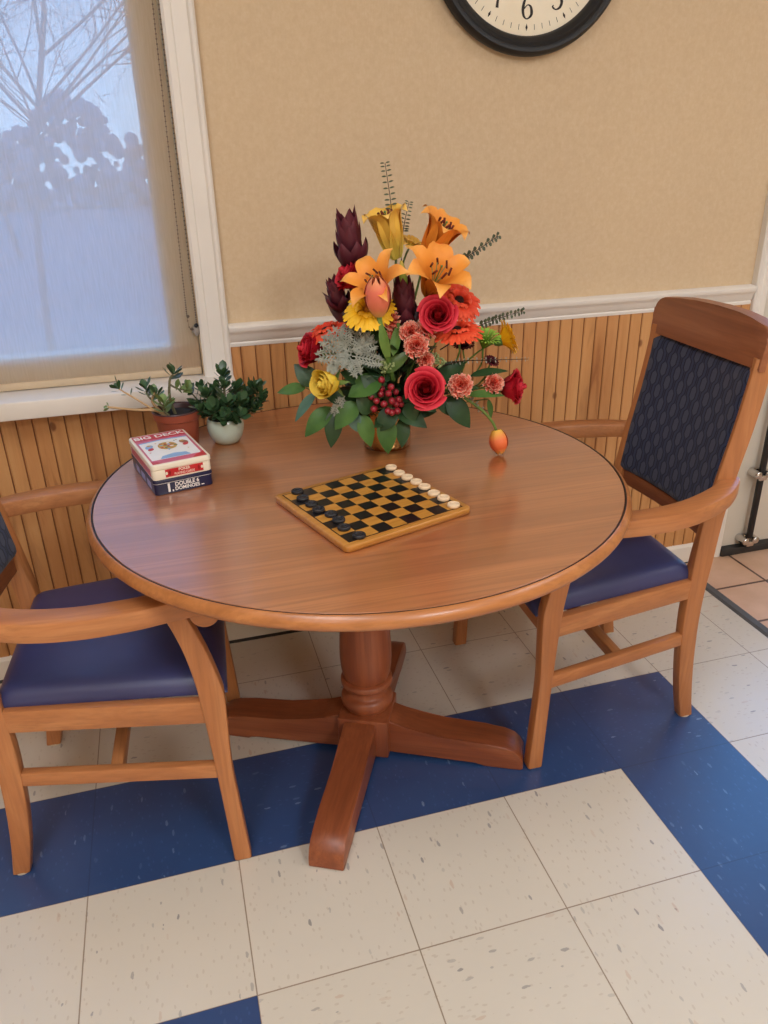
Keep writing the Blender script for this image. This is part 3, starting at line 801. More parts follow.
lilac_t = plain('tin_lilac', S(150, 156, 204), .35, .1); green_t = plain('tin_green', S(92, 120, 82), .4, .1); brown_t = plain('tin_brown', S(170, 110, 70), .4, .1)
def tin_body(bm, z0, z1, zl, mi=0, ml=0):
    slab(bm, TWx - .0015, TLy - .0015, .008, z0, zl, .0015, mi)
    slab(bm, TWx, TLy, .009, zl - .001, z1, .003, ml)
# lower tin
lt = thing('domino_tin', 'dark navy domino tin under the red and cream card tin', 'tin', (tinC.x, tinC.y, TH), tin_rot)
bm = bmesh.new(); tin_body(bm, 0.0003, .0325, .0255, 0, 0); obj('tin_box', bm, navy_t, lt, ang=40)
bm = bmesh.new()
slab(bm, TWx - .0010, TLy - .0010, .0085, .0243, .0254, .0002, 0); obj('lid_seam', bm, wht_t, lt, smooth=False, label='white seam line')
fy_ = -TLy + .0013
bm = bmesh.new()
def ff(bm, x0, x1, z0, z1, mi=0): bm.faces.new([bm.verts.new(p) for p in ((x0, fy_, z0), (x1, fy_, z0), (x1, fy_, z1), (x0, fy_, z1))]).material_index = mi
for q_ in ((-.034, -.0295, .004, .023), (-.0255, -.0225, .004, .008), (.035, .041, .0055, .0075)):
    bm = bmesh.new(); ff(bm, *q_); obj('printed_mark', bm, wht_t, lt, smooth=False)
flx = -TWx + .0013
for (y0, y1) in ((.03, .06), (-.02, .015), (-.07, -.035)):
    bm = bmesh.new(); bm.faces.new([bm.verts.new(p) for p in ((flx, y0, .005), (flx, y1, .005), (flx, y1, .021), (flx, y0, .021))]); obj('reflection_panel', bm, lilac_t, lt, smooth=False)  # light lilac side panels, the reflection painted into their flat colour
text('lettering', 'DOUBLE 6', .0115, (.006, fy_ - .0002, .0180), (PI / 2, 0, 0), wht_t, lt, .0003, .95)
text('lettering', 'DOMINOES', .0105, (.006, fy_ - .0002, .0085), (PI / 2, 0, 0), wht_t, lt, .0003, .95)
# upper tin
ut = thing('playing_card_tin', 'cream and red card tin lettered BIG DECK, on top of the navy domino tin', 'tin', (tinC.x, tinC.y, TH + .0325), tin_rot)
bm = bmesh.new(); tin_body(bm, .0003, .0335, .0225, 0, 0); obj('tin_box', bm, cream_t, ut, ang=40)
bm = bmesh.new(); z = .0337
ix_, iy_ = TWx - .006, TLy - .006
flat(bm, [(-ix_, -iy_), (ix_, -iy_), (ix_, iy_), (-ix_, iy_)], z, 1)                      # red-pink ground
z += .00012
flat(bm, [(-ix_ + .004, -iy_ + .022), (ix_ - .006, -iy_ + .022), (ix_ - .004, iy_ - .050), (0, iy_ - .046), (-ix_ + .004, iy_ - .052)], z, 2)
z += .00012
flat(bm, [(-ix_ + .004, iy_ - .056), (0, iy_ - .049), (ix_ - .004, iy_ - .054), (ix_ - .004, iy_ - .048), (0, iy_ - .043), (-ix_ + .004, iy_ - .050)], z, 3)
flat(bm, [(-.034, -iy_ + .024), (.030, -iy_ + .024), (.024, -iy_ + .042), (0, -iy_ + .048), (-.026, -iy_ + .040)], z, 3)
flat(bm, [(-ix_, -iy_), (-ix_ + .018, -iy_), (-ix_ + .012, -iy_ + .012), (-ix_, -iy_ + .018)], z, 4)
flat(bm, [(ix_, -iy_), (ix_ - .03, -iy_), (ix_ - .02, -iy_ + .014), (ix_, -iy_ + .03)], z, 4)
z += .00012
rg = random.Random(5)
disc(bm, (0, .004), .020, .024, z, 5)
for k in range(16):
    a = k * 2.4; rr_ = .004 + .016 * k / 16
    disc(bm, (rr_ * math.cos(a), .004 + rr_ * 1.15 * math.sin(a)), .0045, .003, z + .0001 + k * 4e-6, [4, 6, 7, 3, 5, 2][k % 6], 8, a)
for sx in (-1, 1):
    disc(bm, (sx * .037, .012), .008, .013, z, 7 if sx > 0 else 3, 12, .4 * sx); disc(bm, (sx * .037, -.004), .006, .009, z + .0001, 4, 10, -.5)
    disc(bm, (sx * .036, .020), .0045, .0045, z + .0001, 5, 8)
for k in range(10):
    disc(bm, (rg.uniform(-.044, .044), rg.uniform(-.04, .035)), .002, .002, z, [4, 5, 6, 3][k % 4], 8)
obj('printed_picture', bm, [cream_t, pink_t, wht_t, sky_t, red_t, gold_t, green_t, brown_t], ut, smooth=False)
bm = bmesh.new(); flat(bm, [(-ix_, iy_ - .034), (ix_, iy_ - .034), (ix_, iy_ - .003), (-ix_, iy_ - .003)], .0340); obj('title_band', bm, red_t, ut, smooth=False)
text('lettering', 'BIG DECK', .0265, (0, iy_ - .0185, .0342), (0, 0, 0), wht_t, ut, .0006, .92)
bm = bmesh.new()
box(bm, (.004, -TLy + .0012, .0125), (.078, .0008, .0165)); obj('front_label', bm, red_t, ut, smooth=False)
text('lettering', 'POKER', .0085, (.004, -TLy + .0006, .0165), (PI / 2, 0, 0), cream_t, ut, .0002, .9)
text('lettering', 'PLAYING CARDS', .0070, (.004, -TLy + .0006, .0085), (PI / 2, 0, 0), cream_t, ut, .0001, .8)
dred_t = plain('tin_dark_red', S(150, 20, 24), .4)
for sx in (-1, 1):
    for kx in (0, 1):
        c0 = .004 + sx * (.030 + .0065 * kx)
        bm = bmesh.new(); bm.faces.new([bm.verts.new((c0 + .0026 * math.cos(i * PI / 3), -TLy + .0007, .0125 + (.006 if kx == 0 else .0035) * math.sin(i * PI / 3))) for i in range(6)])
        obj('label_scroll', bm, [dred_t, cream_t][kx], ut, smooth=False)
bm = bmesh.new(); box(bm, (-TWx + .0012, 0, .012), (.0008, .165, .015)); obj('side_label', bm, pink_t, ut, smooth=False)

# ------------------------------------------------------------------ potted plants
def leafmesh(bm, p0, p1, w, nrm, curl=.15, fold=.18, shape='ovate', mi=0, nl=7, nwd=2, droop=0, pu=None):
    """one leaf blade from p0 to p1, width w, facing nrm"""
    p0, p1 = V(p0), V(p1); d = p1 - p0; L = d.length; d.normalize()
    nrm = V(nrm); s = d.cross(nrm)
    if s.length < 1e-4: s = d.cross(V((1, .3, .2)))
    s.normalize(); nn = s.cross(d).normalized()
    rows = []
    for i in range(nl + 1):
        u = i / nl
        if shape == 'ovate': ww = (math.sin(PI * u ** .8) ** .85) * (1 - .1 * u)
        elif shape == 'obovate': ww = math.sin(PI * u ** 1.3) ** .75 * (.5 + .5 * u) + .1 * (1 - u)
        elif shape == 'lance': ww = math.sin(PI * u ** .7) ** .9
        elif shape == 'strap': ww = (1 - u ** 4) * (.55 + .45 * math.sin(PI * min(1, u * 1.2)))
        else: ww = math.sin(PI * u) ** .5
        ww = max(ww, .03 if 0 < i < nl else .012)
        c = p0 + d * (L * u) + nn * (curl * L * math.sin(PI * u) * .5) - V((0, 0, droop * L * u * u))
        row = []
        for j in range(-nwd, nwd + 1):
            t = j / nwd
            v = bm.verts.new(c + s * (t * ww * w / 2) + nn * (fold * abs(t) * ww * w / 2))
            if pu is not None: v[pu] = u
            row.append(v)
        rows.append(row)
    for a, b in zip(rows, rows[1:]):
        for j in range(2 * nwd): bm.faces.new((a[j], a[j + 1], b[j + 1], b[j])).material_index = mi
def leafmat(name, c1, c2, rough=.35, scale=25, **kw):
    n_ = NT(name); n_.set(col=n_.ramp(n_.noise(n_.coord(), scale, 3), [(.3, c1), (.7, c2)]), rough=rough, **kw); return n_.m
jade = leafmat('jade_leaf', S(44, 72, 44), S(72, 104, 66), .34); jade2 = leafmat('pale_succulent_leaf', S(96, 124, 66), S(128, 150, 88), .4)
jstem = leafmat('jade_stem', S(86, 84, 58), S(112, 104, 72), .6); tanstem = leafmat('tan_stem', S(190, 150, 104), S(206, 170, 124), .6)
soil = plain('potting_soil', S(30, 23, 20), .95, .35, 80)
terra = plain('terracotta_plastic', S(158, 80, 58), .42, .06, 12); terra_rim = plain('dark_pot_rim', S(74, 46, 46), .4, .1); celadon = plain('celadon_glaze', S(196, 212, 196), .22, .03, 8, coat=.4)
rnd = random.Random(11)
def rosette(bm, c, d, n_, size, mi=0, spread=.75, rg=rnd):
    d = V(d).normalized(); a = d.orthogonal().normalized(); b = d.cross(a)
    for k in range(n_):
        an = k * 2.4 + rg.uniform(-.2, .2); el = spread * (1 - .55 * k / n_)
        r = a * math.cos(an) + b * math.sin(an); v = (r * el + d * (1 - el * .55)).normalized()
        off = d * (size * .5 * (k / n_ - .5)); L = size * rg.uniform(.8, 1.15)
        leafmesh(bm, V(c) + off, V(c) + off + v * L, L * .66, d - r * .4, curl=-.12, fold=.12, shape='obovate', mi=mi, nl=6)
# white pot
WP = V((-.806, .572, TH))
pj = thing('potted_jade_plant', 'bushy dark green jade plant in a round pale pot', 'plant', WP)
bm = bmesh.new(); lathe(bm, [(0, 0), (.024, 0), (.029, .002), (.037, .014), (.0425, .030), (.0440, .042), (.0430, .053), (.0405, .060), (.0390, .0615), (.0375, .060), (.039, .052), (.039, .048), (0, .048)], 48); obj('pot', bm, celadon, pj, ang=50)
bm = bmesh.new(); lathe(bm, [(0, .056), (.02, .0555), (.037, .053), (.037, .050), (0, .050)], 24); obj('soil', bm, soil, pj)
Rt = V((.9619, -.2726, 0)); Fw = V((.2627, .9649, 0))       # sideways and away directions used to spread the stems
def stemtips(parent, base, tips, sm, lm, r=.0028, leafn=7, size=.024, extra=1, lname='leaf_cluster'):
    for (tx_, tz_, td_, sz, nl_) in tips:
        tip = Rt * tx_ + Fw * td_ + V((0, 0, tz_))
        b0 = Rt * (tx_ * .18) + Fw * (td_ * .2) + V((0, 0, base))
        mid = (b0 + tip) / 2 + Rt * (tx_ * .12) + V((0, 0, .008))
        bm = bmesh.new(); tube(bm, [b0, mid, tip], r, 6, 4, r2=r * .6); st = obj('stem', bm, sm, parent)
        bm = bmesh.new(); rosette(bm, tip, (tip - mid) + V((0, 0, .02)), nl_, sz)
        for q in range(extra):
            t = .35 + .5 * (q + .5) / extra; pp = cr([b0, mid, tip], t * 2)
            dd = (tip - b0).normalized(); sd = dd.orthogonal().normalized(); an = q * 1.7 + rnd.random() * 2
            sd = sd * math.cos(an) + dd.cross(sd) * math.sin(an)
            for sg in (1, -1): leafmesh(bm, pp, pp + (sd * sg + dd * .5 + V((0, 0, .15))).normalized() * sz * rnd.uniform(.85, 1.1), sz * .6, dd, -.12, .12, 'obovate', nl=6)
        obj(lname, bm, lm, st)
stemtips(pj, .05, [(.006, .158, .005, 0.0296, 9), (.010, .138, -.01, 0.0251, 6), (-.046, .126, .01, 0.0274, 8), (-.075, .128, .0, 0.0239, 7), (-.030, .118, -.02, 0.0274, 8), (.080, .128, .0, 0.0285, 9), (.064, .120, .02, 0.0285, 8), (.090, .118, -.01, 0.0262, 7), (.048, .100, -.03, 0.0308, 9),
                   (.020, .100, -.035, 0.0308, 9), (-.012, .090, -.045, 0.0319, 9), (-.040, .085, -.03, 0.0285, 8), (.070, .085, -.015, 0.0296, 8), (.045, .076, -.045, 0.0296, 7), (.012, .075, -.05, 0.0296, 8), (.086, .098, .0, 0.0274, 7), (.030, .118, .02, 0.0296, 8), (-.02, .110, .03, 0.0296, 8), (-.058, .092, -.01, 0.0251, 7), (.055, .108, -.005, 0.0296, 8)], jstem, jade, extra=4)
# terracotta pot
TP = V((-.914, .578, TH))
pt = thing('potted_succulent', 'sparse succulent with trailing stems in a terracotta pot', 'plant', TP)
bm = bmesh.new(); lathe(bm, [(0, 0), (.040, 0), (.042, .003), (.0495, .070), (.053, .072), (.0555, .089), (.056, .0905), (.0545, .0925), (.0515, .0905), (.049, .086), (.046, .076), (0, .076)], 48, mis=[0, 0, 0, 0, 0, 1, 1, 1, 1, 1, 1]); obj('pot', bm, [terra, terra_rim], pt, ang=45)
bm = bmesh.new(); lathe(bm, [(0, .083), (.03, .082), (.047, .080), (.047, .077), (0, .077)], 24); obj('soil', bm, soil, pt)
bm = bmesh.new()
def PT(x, z, d=0): return Rt * x + Fw * d + V((0, 0, z))
def stem_with(pts, r, sm, clusters, lm, parent=pt):
    bm = bmesh.new(); tube(bm, pts, r, 7, 4, r2=r * .6); st = obj('stem', bm, sm, parent)
    if clusters:
        bm = bmesh.new()
        for (t, n_, sz) in clusters:
            p = cr([V(q) for q in pts], t * (len(pts) - 1)); p2 = cr([V(q) for q in pts], max(0, t * (len(pts) - 1) - .2))
            rosette(bm, p, (p - p2) + V((0, 0, .003)), n_, sz * 1.2, spread=.9)
        obj('leaf_cluster', bm, lm, st)
bm.free()
stem_with([PT(.0, .08, -.01), PT(-.008, .120, -.01), PT(-.004, .160, -.005), PT(.004, .172, 0)], .0040, jstem, [(1, 7, .024), (.85, 3, .024)], jade)
stem_with([PT(-.004, .150, -.005), PT(.012, .143, -.012), PT(.03, .140, -.014)], .0025, jstem, [(1, 5, .026), (.6, 3, .026)], jade2)
stem_with([PT(-.020, .08, -.02), PT(-.040, .098, -.03), PT(-.085, .100, -.03), PT(-.150, .105, -.02)], .0042, tanstem, [(1, 3, .012)], jade2)
stem_with([PT(-.045, .1, -.03), PT(-.075, .125, -.035), PT(-.115, .150, -.03)], .0026, tanstem, [(1, 6, .021), (.72, 2, .018)], jade)
stem_with([PT(-.03, .085, -.01), PT(-.050, .112, -.01), PT(-.040, .135, -.01)], .0036, tanstem, [(.7, 4, .024)], jade2)
stem_with([PT(-.02, .085, .01), PT(-.06, .115, .01), PT(-.066, .135, .01)], .0026, jstem, [(1, 6, .024), (.7, 3, .022)], jade)
stem_with([PT(-.01, .085, -.03), PT(-.018, .098, -.035), PT(-.016, .112, -.035)], .003, jstem, [(1, 6, .028), (.5, 3, .026)], jade2)
stem_with([PT(-.02, .085, -.02), PT(-.030, .115, -.02), PT(-.036, .130, -.015)], .003, jstem, [(1, 5, .022)], jade)

# ------------------------------------------------------------------ flower arrangement
FR = V((-.448, .425, TH))
fa_root = thing('flower_arrangement', 'tall autumn flower arrangement of lilies, roses and gerberas in a low gold vase', 'flowers', FR)
def D(r, u, t): return (Rt * r + V((0, 0, u)) - Fw * t).normalized()
def qrot(d, spin=0): return V((0, 0, 1)).rotation_difference(d) @ Quaternion((0, 0, 1), spin)
def petmat(name, stops, rough=.55, noise_amt=.25, dark=(.5, .1, .05), scale=60, **kw):
    n_ = NT(name); at = n_.new('ShaderNodeAttribute'); at.attribute_name = 'pu'
    c_ = n_.ramp(at.outputs['Fac'], stops)
    f_ = n_.noise(n_.coord(), scale, 3)
    c_ = n_.mix(n_.math('MULTIPLY', n_.ramp(f_, [(.4, (0, 0, 0)), (.75, (1, 1, 1))]), noise_amt), c_, dark)
    n_.set(col=c_, rough=rough, spec=.3, **kw); return n_.m
red_p = petmat('red_rose_petal', [(0, S(90, 4, 16)), (.5, S(160, 14, 32)), (.88, S(196, 24, 44)), (1, S(224, 60, 72))], .6, .2, S(110, 6, 20))
yel_p = petmat('yellow_rose_petal', [(0, S(220, 170, 40)), (.5, S(250, 212, 66)), (1, S(255, 226, 100))], .55, .15, S(226, 170, 20))
lil_p = petmat('orange_lily_petal', [(0, S(190, 120, 40)), (.25, S(232, 138, 44)), (.7, S(242, 156, 62)), (1, S(244, 182, 98))], .5, .3, S(220, 118, 36), 45)
lil_y = petmat('golden_lily_petal', [(0, S(210, 200, 90)), (.35, S(238, 192, 80)), (.8, S(246, 194, 86)), (1, S(250, 208, 120))], .5, .2, S(232, 164, 66), 30)
ger_y = petmat('yellow_gerbera_petal', [(0, S(226, 150, 10)), (.5, S(250, 186, 20)), (1, S(252, 200, 50))], .55, .15, S(232, 150, 10))
ger_o = petmat('orange_red_gerbera_petal', [(0, S(190, 40, 20)), (.5, S(230, 66, 36)), (1, S(240, 92, 54))], .55, .15, S(206, 50, 26))
car_p = petmat('coral_carnation_petal', [(0, S(190, 40, 40)), (.6, S(236, 96, 78)), (.90, S(246, 124, 100)), (1, S(250, 210, 184))], .65, .15, S(214, 66, 60))
tul_p = petmat('peach_tulip_petal', [(0, S(220, 176, 96)), (.3, S(232, 130, 96)), (.7, S(228, 118, 92)), (1, S(236, 160, 104))], .5, .25, S(216, 92, 84), 40)
tul_o = petmat('orange_tulip_petal', [(0, S(240, 190, 80)), (.4, S(236, 120, 70)), (.75, S(232, 110, 60)), (1, S(246, 186, 90))], .5, .3, S(222, 84, 60), 40)
bur_p = petmat('burgundy_bract', [(0, S(66, 30, 34)), (.4, S(74, 24, 36)), (1, S(96, 34, 44))], .5, .3, S(50, 18, 28), 40)
burd_p = petmat('dark_burgundy_petal', [(0, S(40, 8, 18)), (1, S(92, 18, 36))], .6, .2, S(50, 8, 20))
grn_p = petmat('green_mum_petal', [(0, S(90, 130, 30)), (1, S(150, 190, 70))], .5, .15, S(100, 140, 40))
bud_p = petmat('green_bud_petal', [(0, S(110, 140, 50)), (.6, S(150, 170, 70)), (1, S(214, 180, 80))], .5, .15, S(110, 150, 50))
bur_leaf = leafmat('burgundy_leaf', S(58, 26, 32), S(84, 34, 40), .45)
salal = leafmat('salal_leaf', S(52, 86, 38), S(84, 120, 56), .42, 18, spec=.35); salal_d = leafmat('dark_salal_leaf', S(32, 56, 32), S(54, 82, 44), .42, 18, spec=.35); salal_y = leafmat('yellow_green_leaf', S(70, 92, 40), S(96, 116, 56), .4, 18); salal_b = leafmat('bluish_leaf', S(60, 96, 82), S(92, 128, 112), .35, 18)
stem_g = leafmat('green_stem', S(84, 112, 50), S(112, 140, 70), .45); stem_d = leafmat('dark_stem', S(52, 40, 34), S(74, 56, 46), .5); strap_g = leafmat('tulip_leaf', S(92, 128, 56), S(124, 156, 80), .4)
dust = leafmat('dusty_miller_leaf', S(132, 136, 124), S(168, 170, 156), .85, 60); euc = leafmat('eucalyptus_leaf', S(66, 74, 54), S(92, 100, 74), .55); eucg = leafmat('grey_sprig', S(138, 138, 122), S(160, 158, 142), .7)
berry_m = plain('red_berry', S(150, 34, 46), .35, .15, 60); calyx_m = leafmat('berry_calyx', S(80, 70, 40), S(104, 92, 50), .5); anther = plain('lily_anther', S(104, 40, 22), .8, .2, 60); cone_y = plain('gerbera_disc_gold', S(196, 130, 30), .8, .3, 200); cone_d = plain('gerbera_disc_dark', S(60, 30, 22), .8, .3, 200)
filler_m = leafmat('pale_green_filler', S(128, 144, 84), S(164, 176, 116), .6)
brass = NT('gold_vase_metal').set(col=S(196, 150, 92), rough=.24, metal=1).m
rn = random.Random(3)

def newpu():
    bm = bmesh.new(); return bm, bm.verts.layers.float.new('pu')
def sheet(bm, lay, fn, nu, nv, mi=0):
    g = []
    for i in range(nu + 1):
        row = []
        for j in range(nv + 1):
            u, v = i / nu, j / nv
            x = bm.verts.new(fn(u, v * 2 - 1)); x[lay] = u; row.append(x)
        g.append(row)
    for a, b in zip(g, g[1:]):
        for j in range(nv): bm.faces.new((a[j], a[j + 1], b[j + 1], b[j])).material_index = mi
def interp(L, u):
    k = u * (len(L) - 1); 
    return cr([V(q) if isinstance(q, tuple) else q for q in L], k)

def rose_bm(R=.042, openness=1.0, seed=1):
    """spiral of cupped petals, opening along +z, base at origin"""
    bm, lay = newpu(); rg = random.Random(seed)
    n_ = 30
    for k in range(n_):
        t = k / (n_ - 1)
        a0 = k * 2.399; rb = R * (.06 + .62 * t); span = (1.25 - .35 * t) if t > .2 else 2.4
        H = R * (1.30 - .30 * t * openness + (.10 if t < .2 else 0)); flare = R * (.02 + .36 * t ** 2 * openness); off = rg.uniform(-.06, .06)
        def fn(u, v, a0=a0, rb=rb, span=span, H=H, flare=flare, off=off, t=t):
            an = a0 + v * span
            edge = 1 - .12 * abs(v) ** 3
            z = H * u * edge * (1 - .10 * abs(v) ** 4)
            prof = math.sin(min(1, u * 1.15) * PI / 2) ** .7
            r = rb * (.25 + .75 * prof) * (1 - (.55 * (1 - t / .5) * u ** 3 if t < .5 else 0)) + flare * max(0, (u - .55) / .45) ** 2 + R * .05 * v * (1 if u > .2 else 0)
            z -= flare * .55 * max(0, (u - .75) / .25) ** 2
            r += R * .02 * math.sin(v * 4 + a0)
            return V((r * math.cos(an), r * math.sin(an), z + R * .08 * t * 0))
        sheet(bm, lay, fn, 8, 10)
    for k in range(5):
        an = k * 2 * PI / 5
        d = V((math.cos(an), math.sin(an), -.3)).normalized()
        leafmesh(bm, (0, 0, R * .05), d * R * .8, R * .25, (0, 0, 1), .1, .1, 'lance', mi=1)
    ball(bm, (0, 0, R * .03), R * .24, (1, 1, .9), 10, 8, mi=1)
    return bm
def tulip_bm(R=.016, H=.04):
    bm, lay = newpu()
    for k in range(6):
        a0 = k * PI / 3 + .2; inner = .9 if k % 2 else 1.0
        def fn(u, v, a0=a0, inner=inner):
            r = R * inner * (math.sin(PI * min(1, .12 + u * .80)) ** .65) * (1 if u < .6 else 1 - .3 * ((u - .6) / .4) ** 2)
            w = 1.0 * math.sin(PI * min(.93, .18 + u * .75)) ** .6
            if u > .8: w *= max(.08, 1 - ((u - .8) / .2) ** 1.5 * .9)
            an = a0 + v * w * .75
            return V((r * math.cos(an), r * math.sin(an), H * u))
        sheet(bm, lay, fn, 10, 6)
    return bm
def gerbera_bm(R=.05, n_=26, up=.25, droop=.1, disc=.2, seed=2, w=.15):
    bm, lay = newpu(); rg = random.Random(seed)
    for layer, (nn, L, lift) in enumerate(((n_, 1.0, up), (n_, .93, up + .1), (n_ // 2, .5, up + .25))):
        for k in range(nn):
            a0 = (k + .5 * (layer % 2)) * 2 * PI / nn + rg.uniform(-.05, .05); Lk = R * L * rg.uniform(.93, 1.04); li = lift + rg.uniform(-.06, .06)
            def fn(u, v, a0=a0, Lk=Lk, li=li):
                r = R * disc * .7 + (Lk - R * disc * .7) * u
                z = R * (li * math.sin(u * 1.7) - droop * u * u) + R * .03 * (1 - v * v)
                hw = R * w * .5 * (.55 + .6 * u) * (1 if u < .85 else math.sqrt(max(.05, 1 - ((u - .85) / .17) ** 2)))
                c_, s_ = math.cos(a0), math.sin(a0)
                return V((r * c_ - v * hw * s_, r * s_ + v * hw * c_, z))
            sheet(bm, lay, fn, 6, 2)
    return bm
def gerb_disc(R, dk): 
    bm = bmesh.new(); ball(bm, (0, 0, R * .12), R * .2, (1, 1, .55), 16, 8)
    for k in range(60):
        a = k * 2.4; r_ = R * .19 * math.sqrt(k / 60); ball(bm, (r_ * math.cos(a), r_ * math.sin(a), R * (.235 - .10 * (k / 60) ** 2)), R * .018, (1, 1, 1.4), 5, 4)
    return bm
def lily_bm(L=.075, flare=1.0, cup=1.0, seed=4, w=.40):
    """trumpet of six recurved petals along +z"""
    bm, lay = newpu(); rg = random.Random(seed)
    for k in range(6):
        a0 = k * PI / 3 + rg.uniform(-.08, .08); wk = w * (1.15 if k % 2 else .85); fl = flare * rg.uniform(.9, 1.15)
        pr = [(.04, 0), (.09, .25), (.20, .55), (.36 * fl + .04, .80), (.62 * fl + .04, .93), (.86 * fl, .90 - .06 * fl)]
        def fn(u, v, a0=a0, wk=wk, pr=pr):
            q = interp([(p[0], p[1], 0) for p in pr], u); r, z = q.x * L, q.y * L * cup
            ww = L * wk * (.18 + .82 * math.sin(PI * min(1, .06 + u * .92)) ** .8) * (1 if u < .72 else max(.04, 1 - ((u - .72) / .28) ** 1.6))
            t = v * ww * .5
            c_, s_ = math.cos(a0), math.sin(a0)
            cupz = abs(v) ** 1.6 * ww * .22
            rr = r - cupz * .5 * (1 - u); zz = z + cupz * (.25 + .5 * u) + L * .012 * math.sin(u * 14 + v * 2) * abs(v)
            return V((rr * c_ - t * s_, rr * s_ + t * c_, zz))
        sheet(bm, lay, fn, 12, 6)
    return bm
def stamens_bm(L=.075, flare=1.0):
    bm = bmesh.new()
    for k in range(6):
        a = k * PI / 3 + .3; c_, s_ = math.cos(a), math.sin(a)
        tip = V((c_ * L * .22 * flare, s_ * L * .22 * flare, L * .86))
        tube(bm, [(0, 0, L * .1), (c_ * L * .06, s_ * L * .06, L * .5), tip], L * .011, 5, 3, mi=0)
        d = V((-s_ * .4, c_ * .4, .9)).normalized() * L * .085
        tube(bm, [tip - d, tip, tip + d], L * .024, 6, 2, mi=1)
    tube(bm, [(0, 0, L * .1), (0, 0, L * .9)], L * .014, 6, 2, mi=2); ball(bm, (0, 0, L * .92), L * .026, mi=2)
    return bm
def carnation_bm(R=.02, seed=6):
    bm, lay = newpu(); rg = random.Random(seed)
    for k in range(34):
        t = (k + .5) / 34; a0 = k * 2.399; th = 1.42 * t ** .6
        d = V((math.sin(th) * math.cos(a0), math.sin(th) * math.sin(a0), math.cos(th))); s = d.cross(V((-math.sin(a0 + 1), math.cos(a0 + 1), .3))).normalized(); m_ = s.cross(d)
        Rk = R * rg.uniform(.86, 1.08); ph = rg.uniform(0, 6)
        def fn(u, v, d=d, s=s, m_=m_, Rk=Rk, ph=ph):
            zig = (abs((v * 3.5 + 10) % 1 - .5) - .25) * .16 * (u > .95)
            x = d * Rk * (.1 + .9 * u - .10 * v * v * u + zig)
            ww = R * .62 * u ** 1.2
            return x + s * v * ww + m_ * (R * .14 * u * math.sin(v * 6 + ph))
        sheet(bm, lay, fn, 4, 14)
    for f in bm.verts: f.co.z += R * .25
    lathe(bm, [(0, -R * 1.0), (R * .22, -R * .95), (R * .3, -R * .4), (R * .42, R * .1), (0, R * .2)], 12, mi=1)
    return bm
def leuc_bm(L=.08, W=.03, n_=22, seed=8):
    bm, lay = newpu(); rg = random.Random(seed)
    for k in range(n_):
        t = k / (n_ - 1); a0 = k * 2.399; base = L * (.02 + .32 * (1 - t) * 0 + .30 * (1 - t)); Lk = L * (.62 - .10 * t); rb = W * (.16 + .14 * (1 - t)); spread = W * (.06 + .30 * t)
        if t > .75: base = L * .02; Lk = L * .45; spread = W * .5
        def fn(u, v, a0=a0, base=base, Lk=Lk, rb=rb, spread=spread):
            r = rb + spread * math.sin(u * 2.0); z = base + Lk * u
            hw = W * .36 * math.sin(PI * min(1, .22 + .775 * u)) ** 1.0
            c_, s_ = math.cos(a0), math.sin(a0); rr = r - abs(v) ** 2 * hw * .5; t_ = v * hw
            return V((rr * c_ - t_ * s_, rr * s_ + t_ * c_, z))
        sheet(bm, lay, fn, 8, 4)
    tube(bm, [(0, 0, -L * .1), (0, 0, L * .35)], W * .14, 8, 2)
    return bm

CTR = V((0, 0, .085))
meshes = {}
def bloom(name, key, builder, mats, loc, d, spin=0, sc=1.0, label=None, stem=True, sm=stem_g, sr=.0022, bend=None):
    if key in meshes:
        o = bpy.data.objects.new(name, meshes[key]); COL.objects.link(o); o.parent = fa_root; o.location = loc; o.rotation_mode = 'QUATERNION'; o.rotation_quaternion = qrot(d, spin)
    else:
        o = obj(name, builder(), mats, fa_root, loc, qrot(d, spin), ang=80); meshes[key] = o.data
    o.scale = (sc, sc, sc)
    if label: o['label'] = label
    if stem:
        # stem in the bloom's own space, running back into the vase
        M = Matrix.LocRotScale(V(loc), qrot(d, spin), V((sc, sc, sc))).inverted()
        p1 = V(loc); p0 = CTR + V((p1.x * .12, p1.y * .12, -.03)); mid = p1 - d * min(.06, (p1 - p0).length * .4) if bend is None else V(bend)
        bm = bmesh.new(); tube(bm, [M @ p0, M @ ((p0 + mid) / 2 + V((0, 0, .0))), M @ mid, M @ p1], sr / sc, 6, 4); obj('stem', bm, sm, o)
    return o
def lily(loc, d, L, fl, cupv, seed, m, spin, w=.40, label=None):
    o = obj('lily', lily_bm(L, fl, cupv, seed, w), m, fa_root, loc, qrot(d, spin), ang=80, label=label)
    obj('stamens', stamens_bm(L * min(1, cupv), fl), [filler_m, anther, stem_g], o)
    p1 = V(loc); M = Matrix.LocRotScale(p1, qrot(d, spin), V((1, 1, 1))).inverted(); p0 = CTR + V((p1.x * .15, p1.y * .15, 0))
    bm = bmesh.new(); tube(bm, [M @ p0, M @ ((p0 + p1) / 2 - d * .02), M @ p1], .0026, 6, 4); obj('stem', bm, stem_g, o)
    return o
def rose(key, R, op, seed, m, loc, d, spin=0, label=None, **k): return bloom('rose', key, lambda: rose_bm(R, op, seed), [m, stem_g], loc, d, spin, 1, label, **k)

# vase
bm = bmesh.new(); lathe(bm, [(0, 0), (.050, 0), (.053, .002), (.055, .010), (.0555, .05), (.0555, .096), (.057, .099), (.055, .101), (.053, .098), (.053, .07), (0, .07)], 64); obj('vase', bm, brass, fa_root, ang=45)

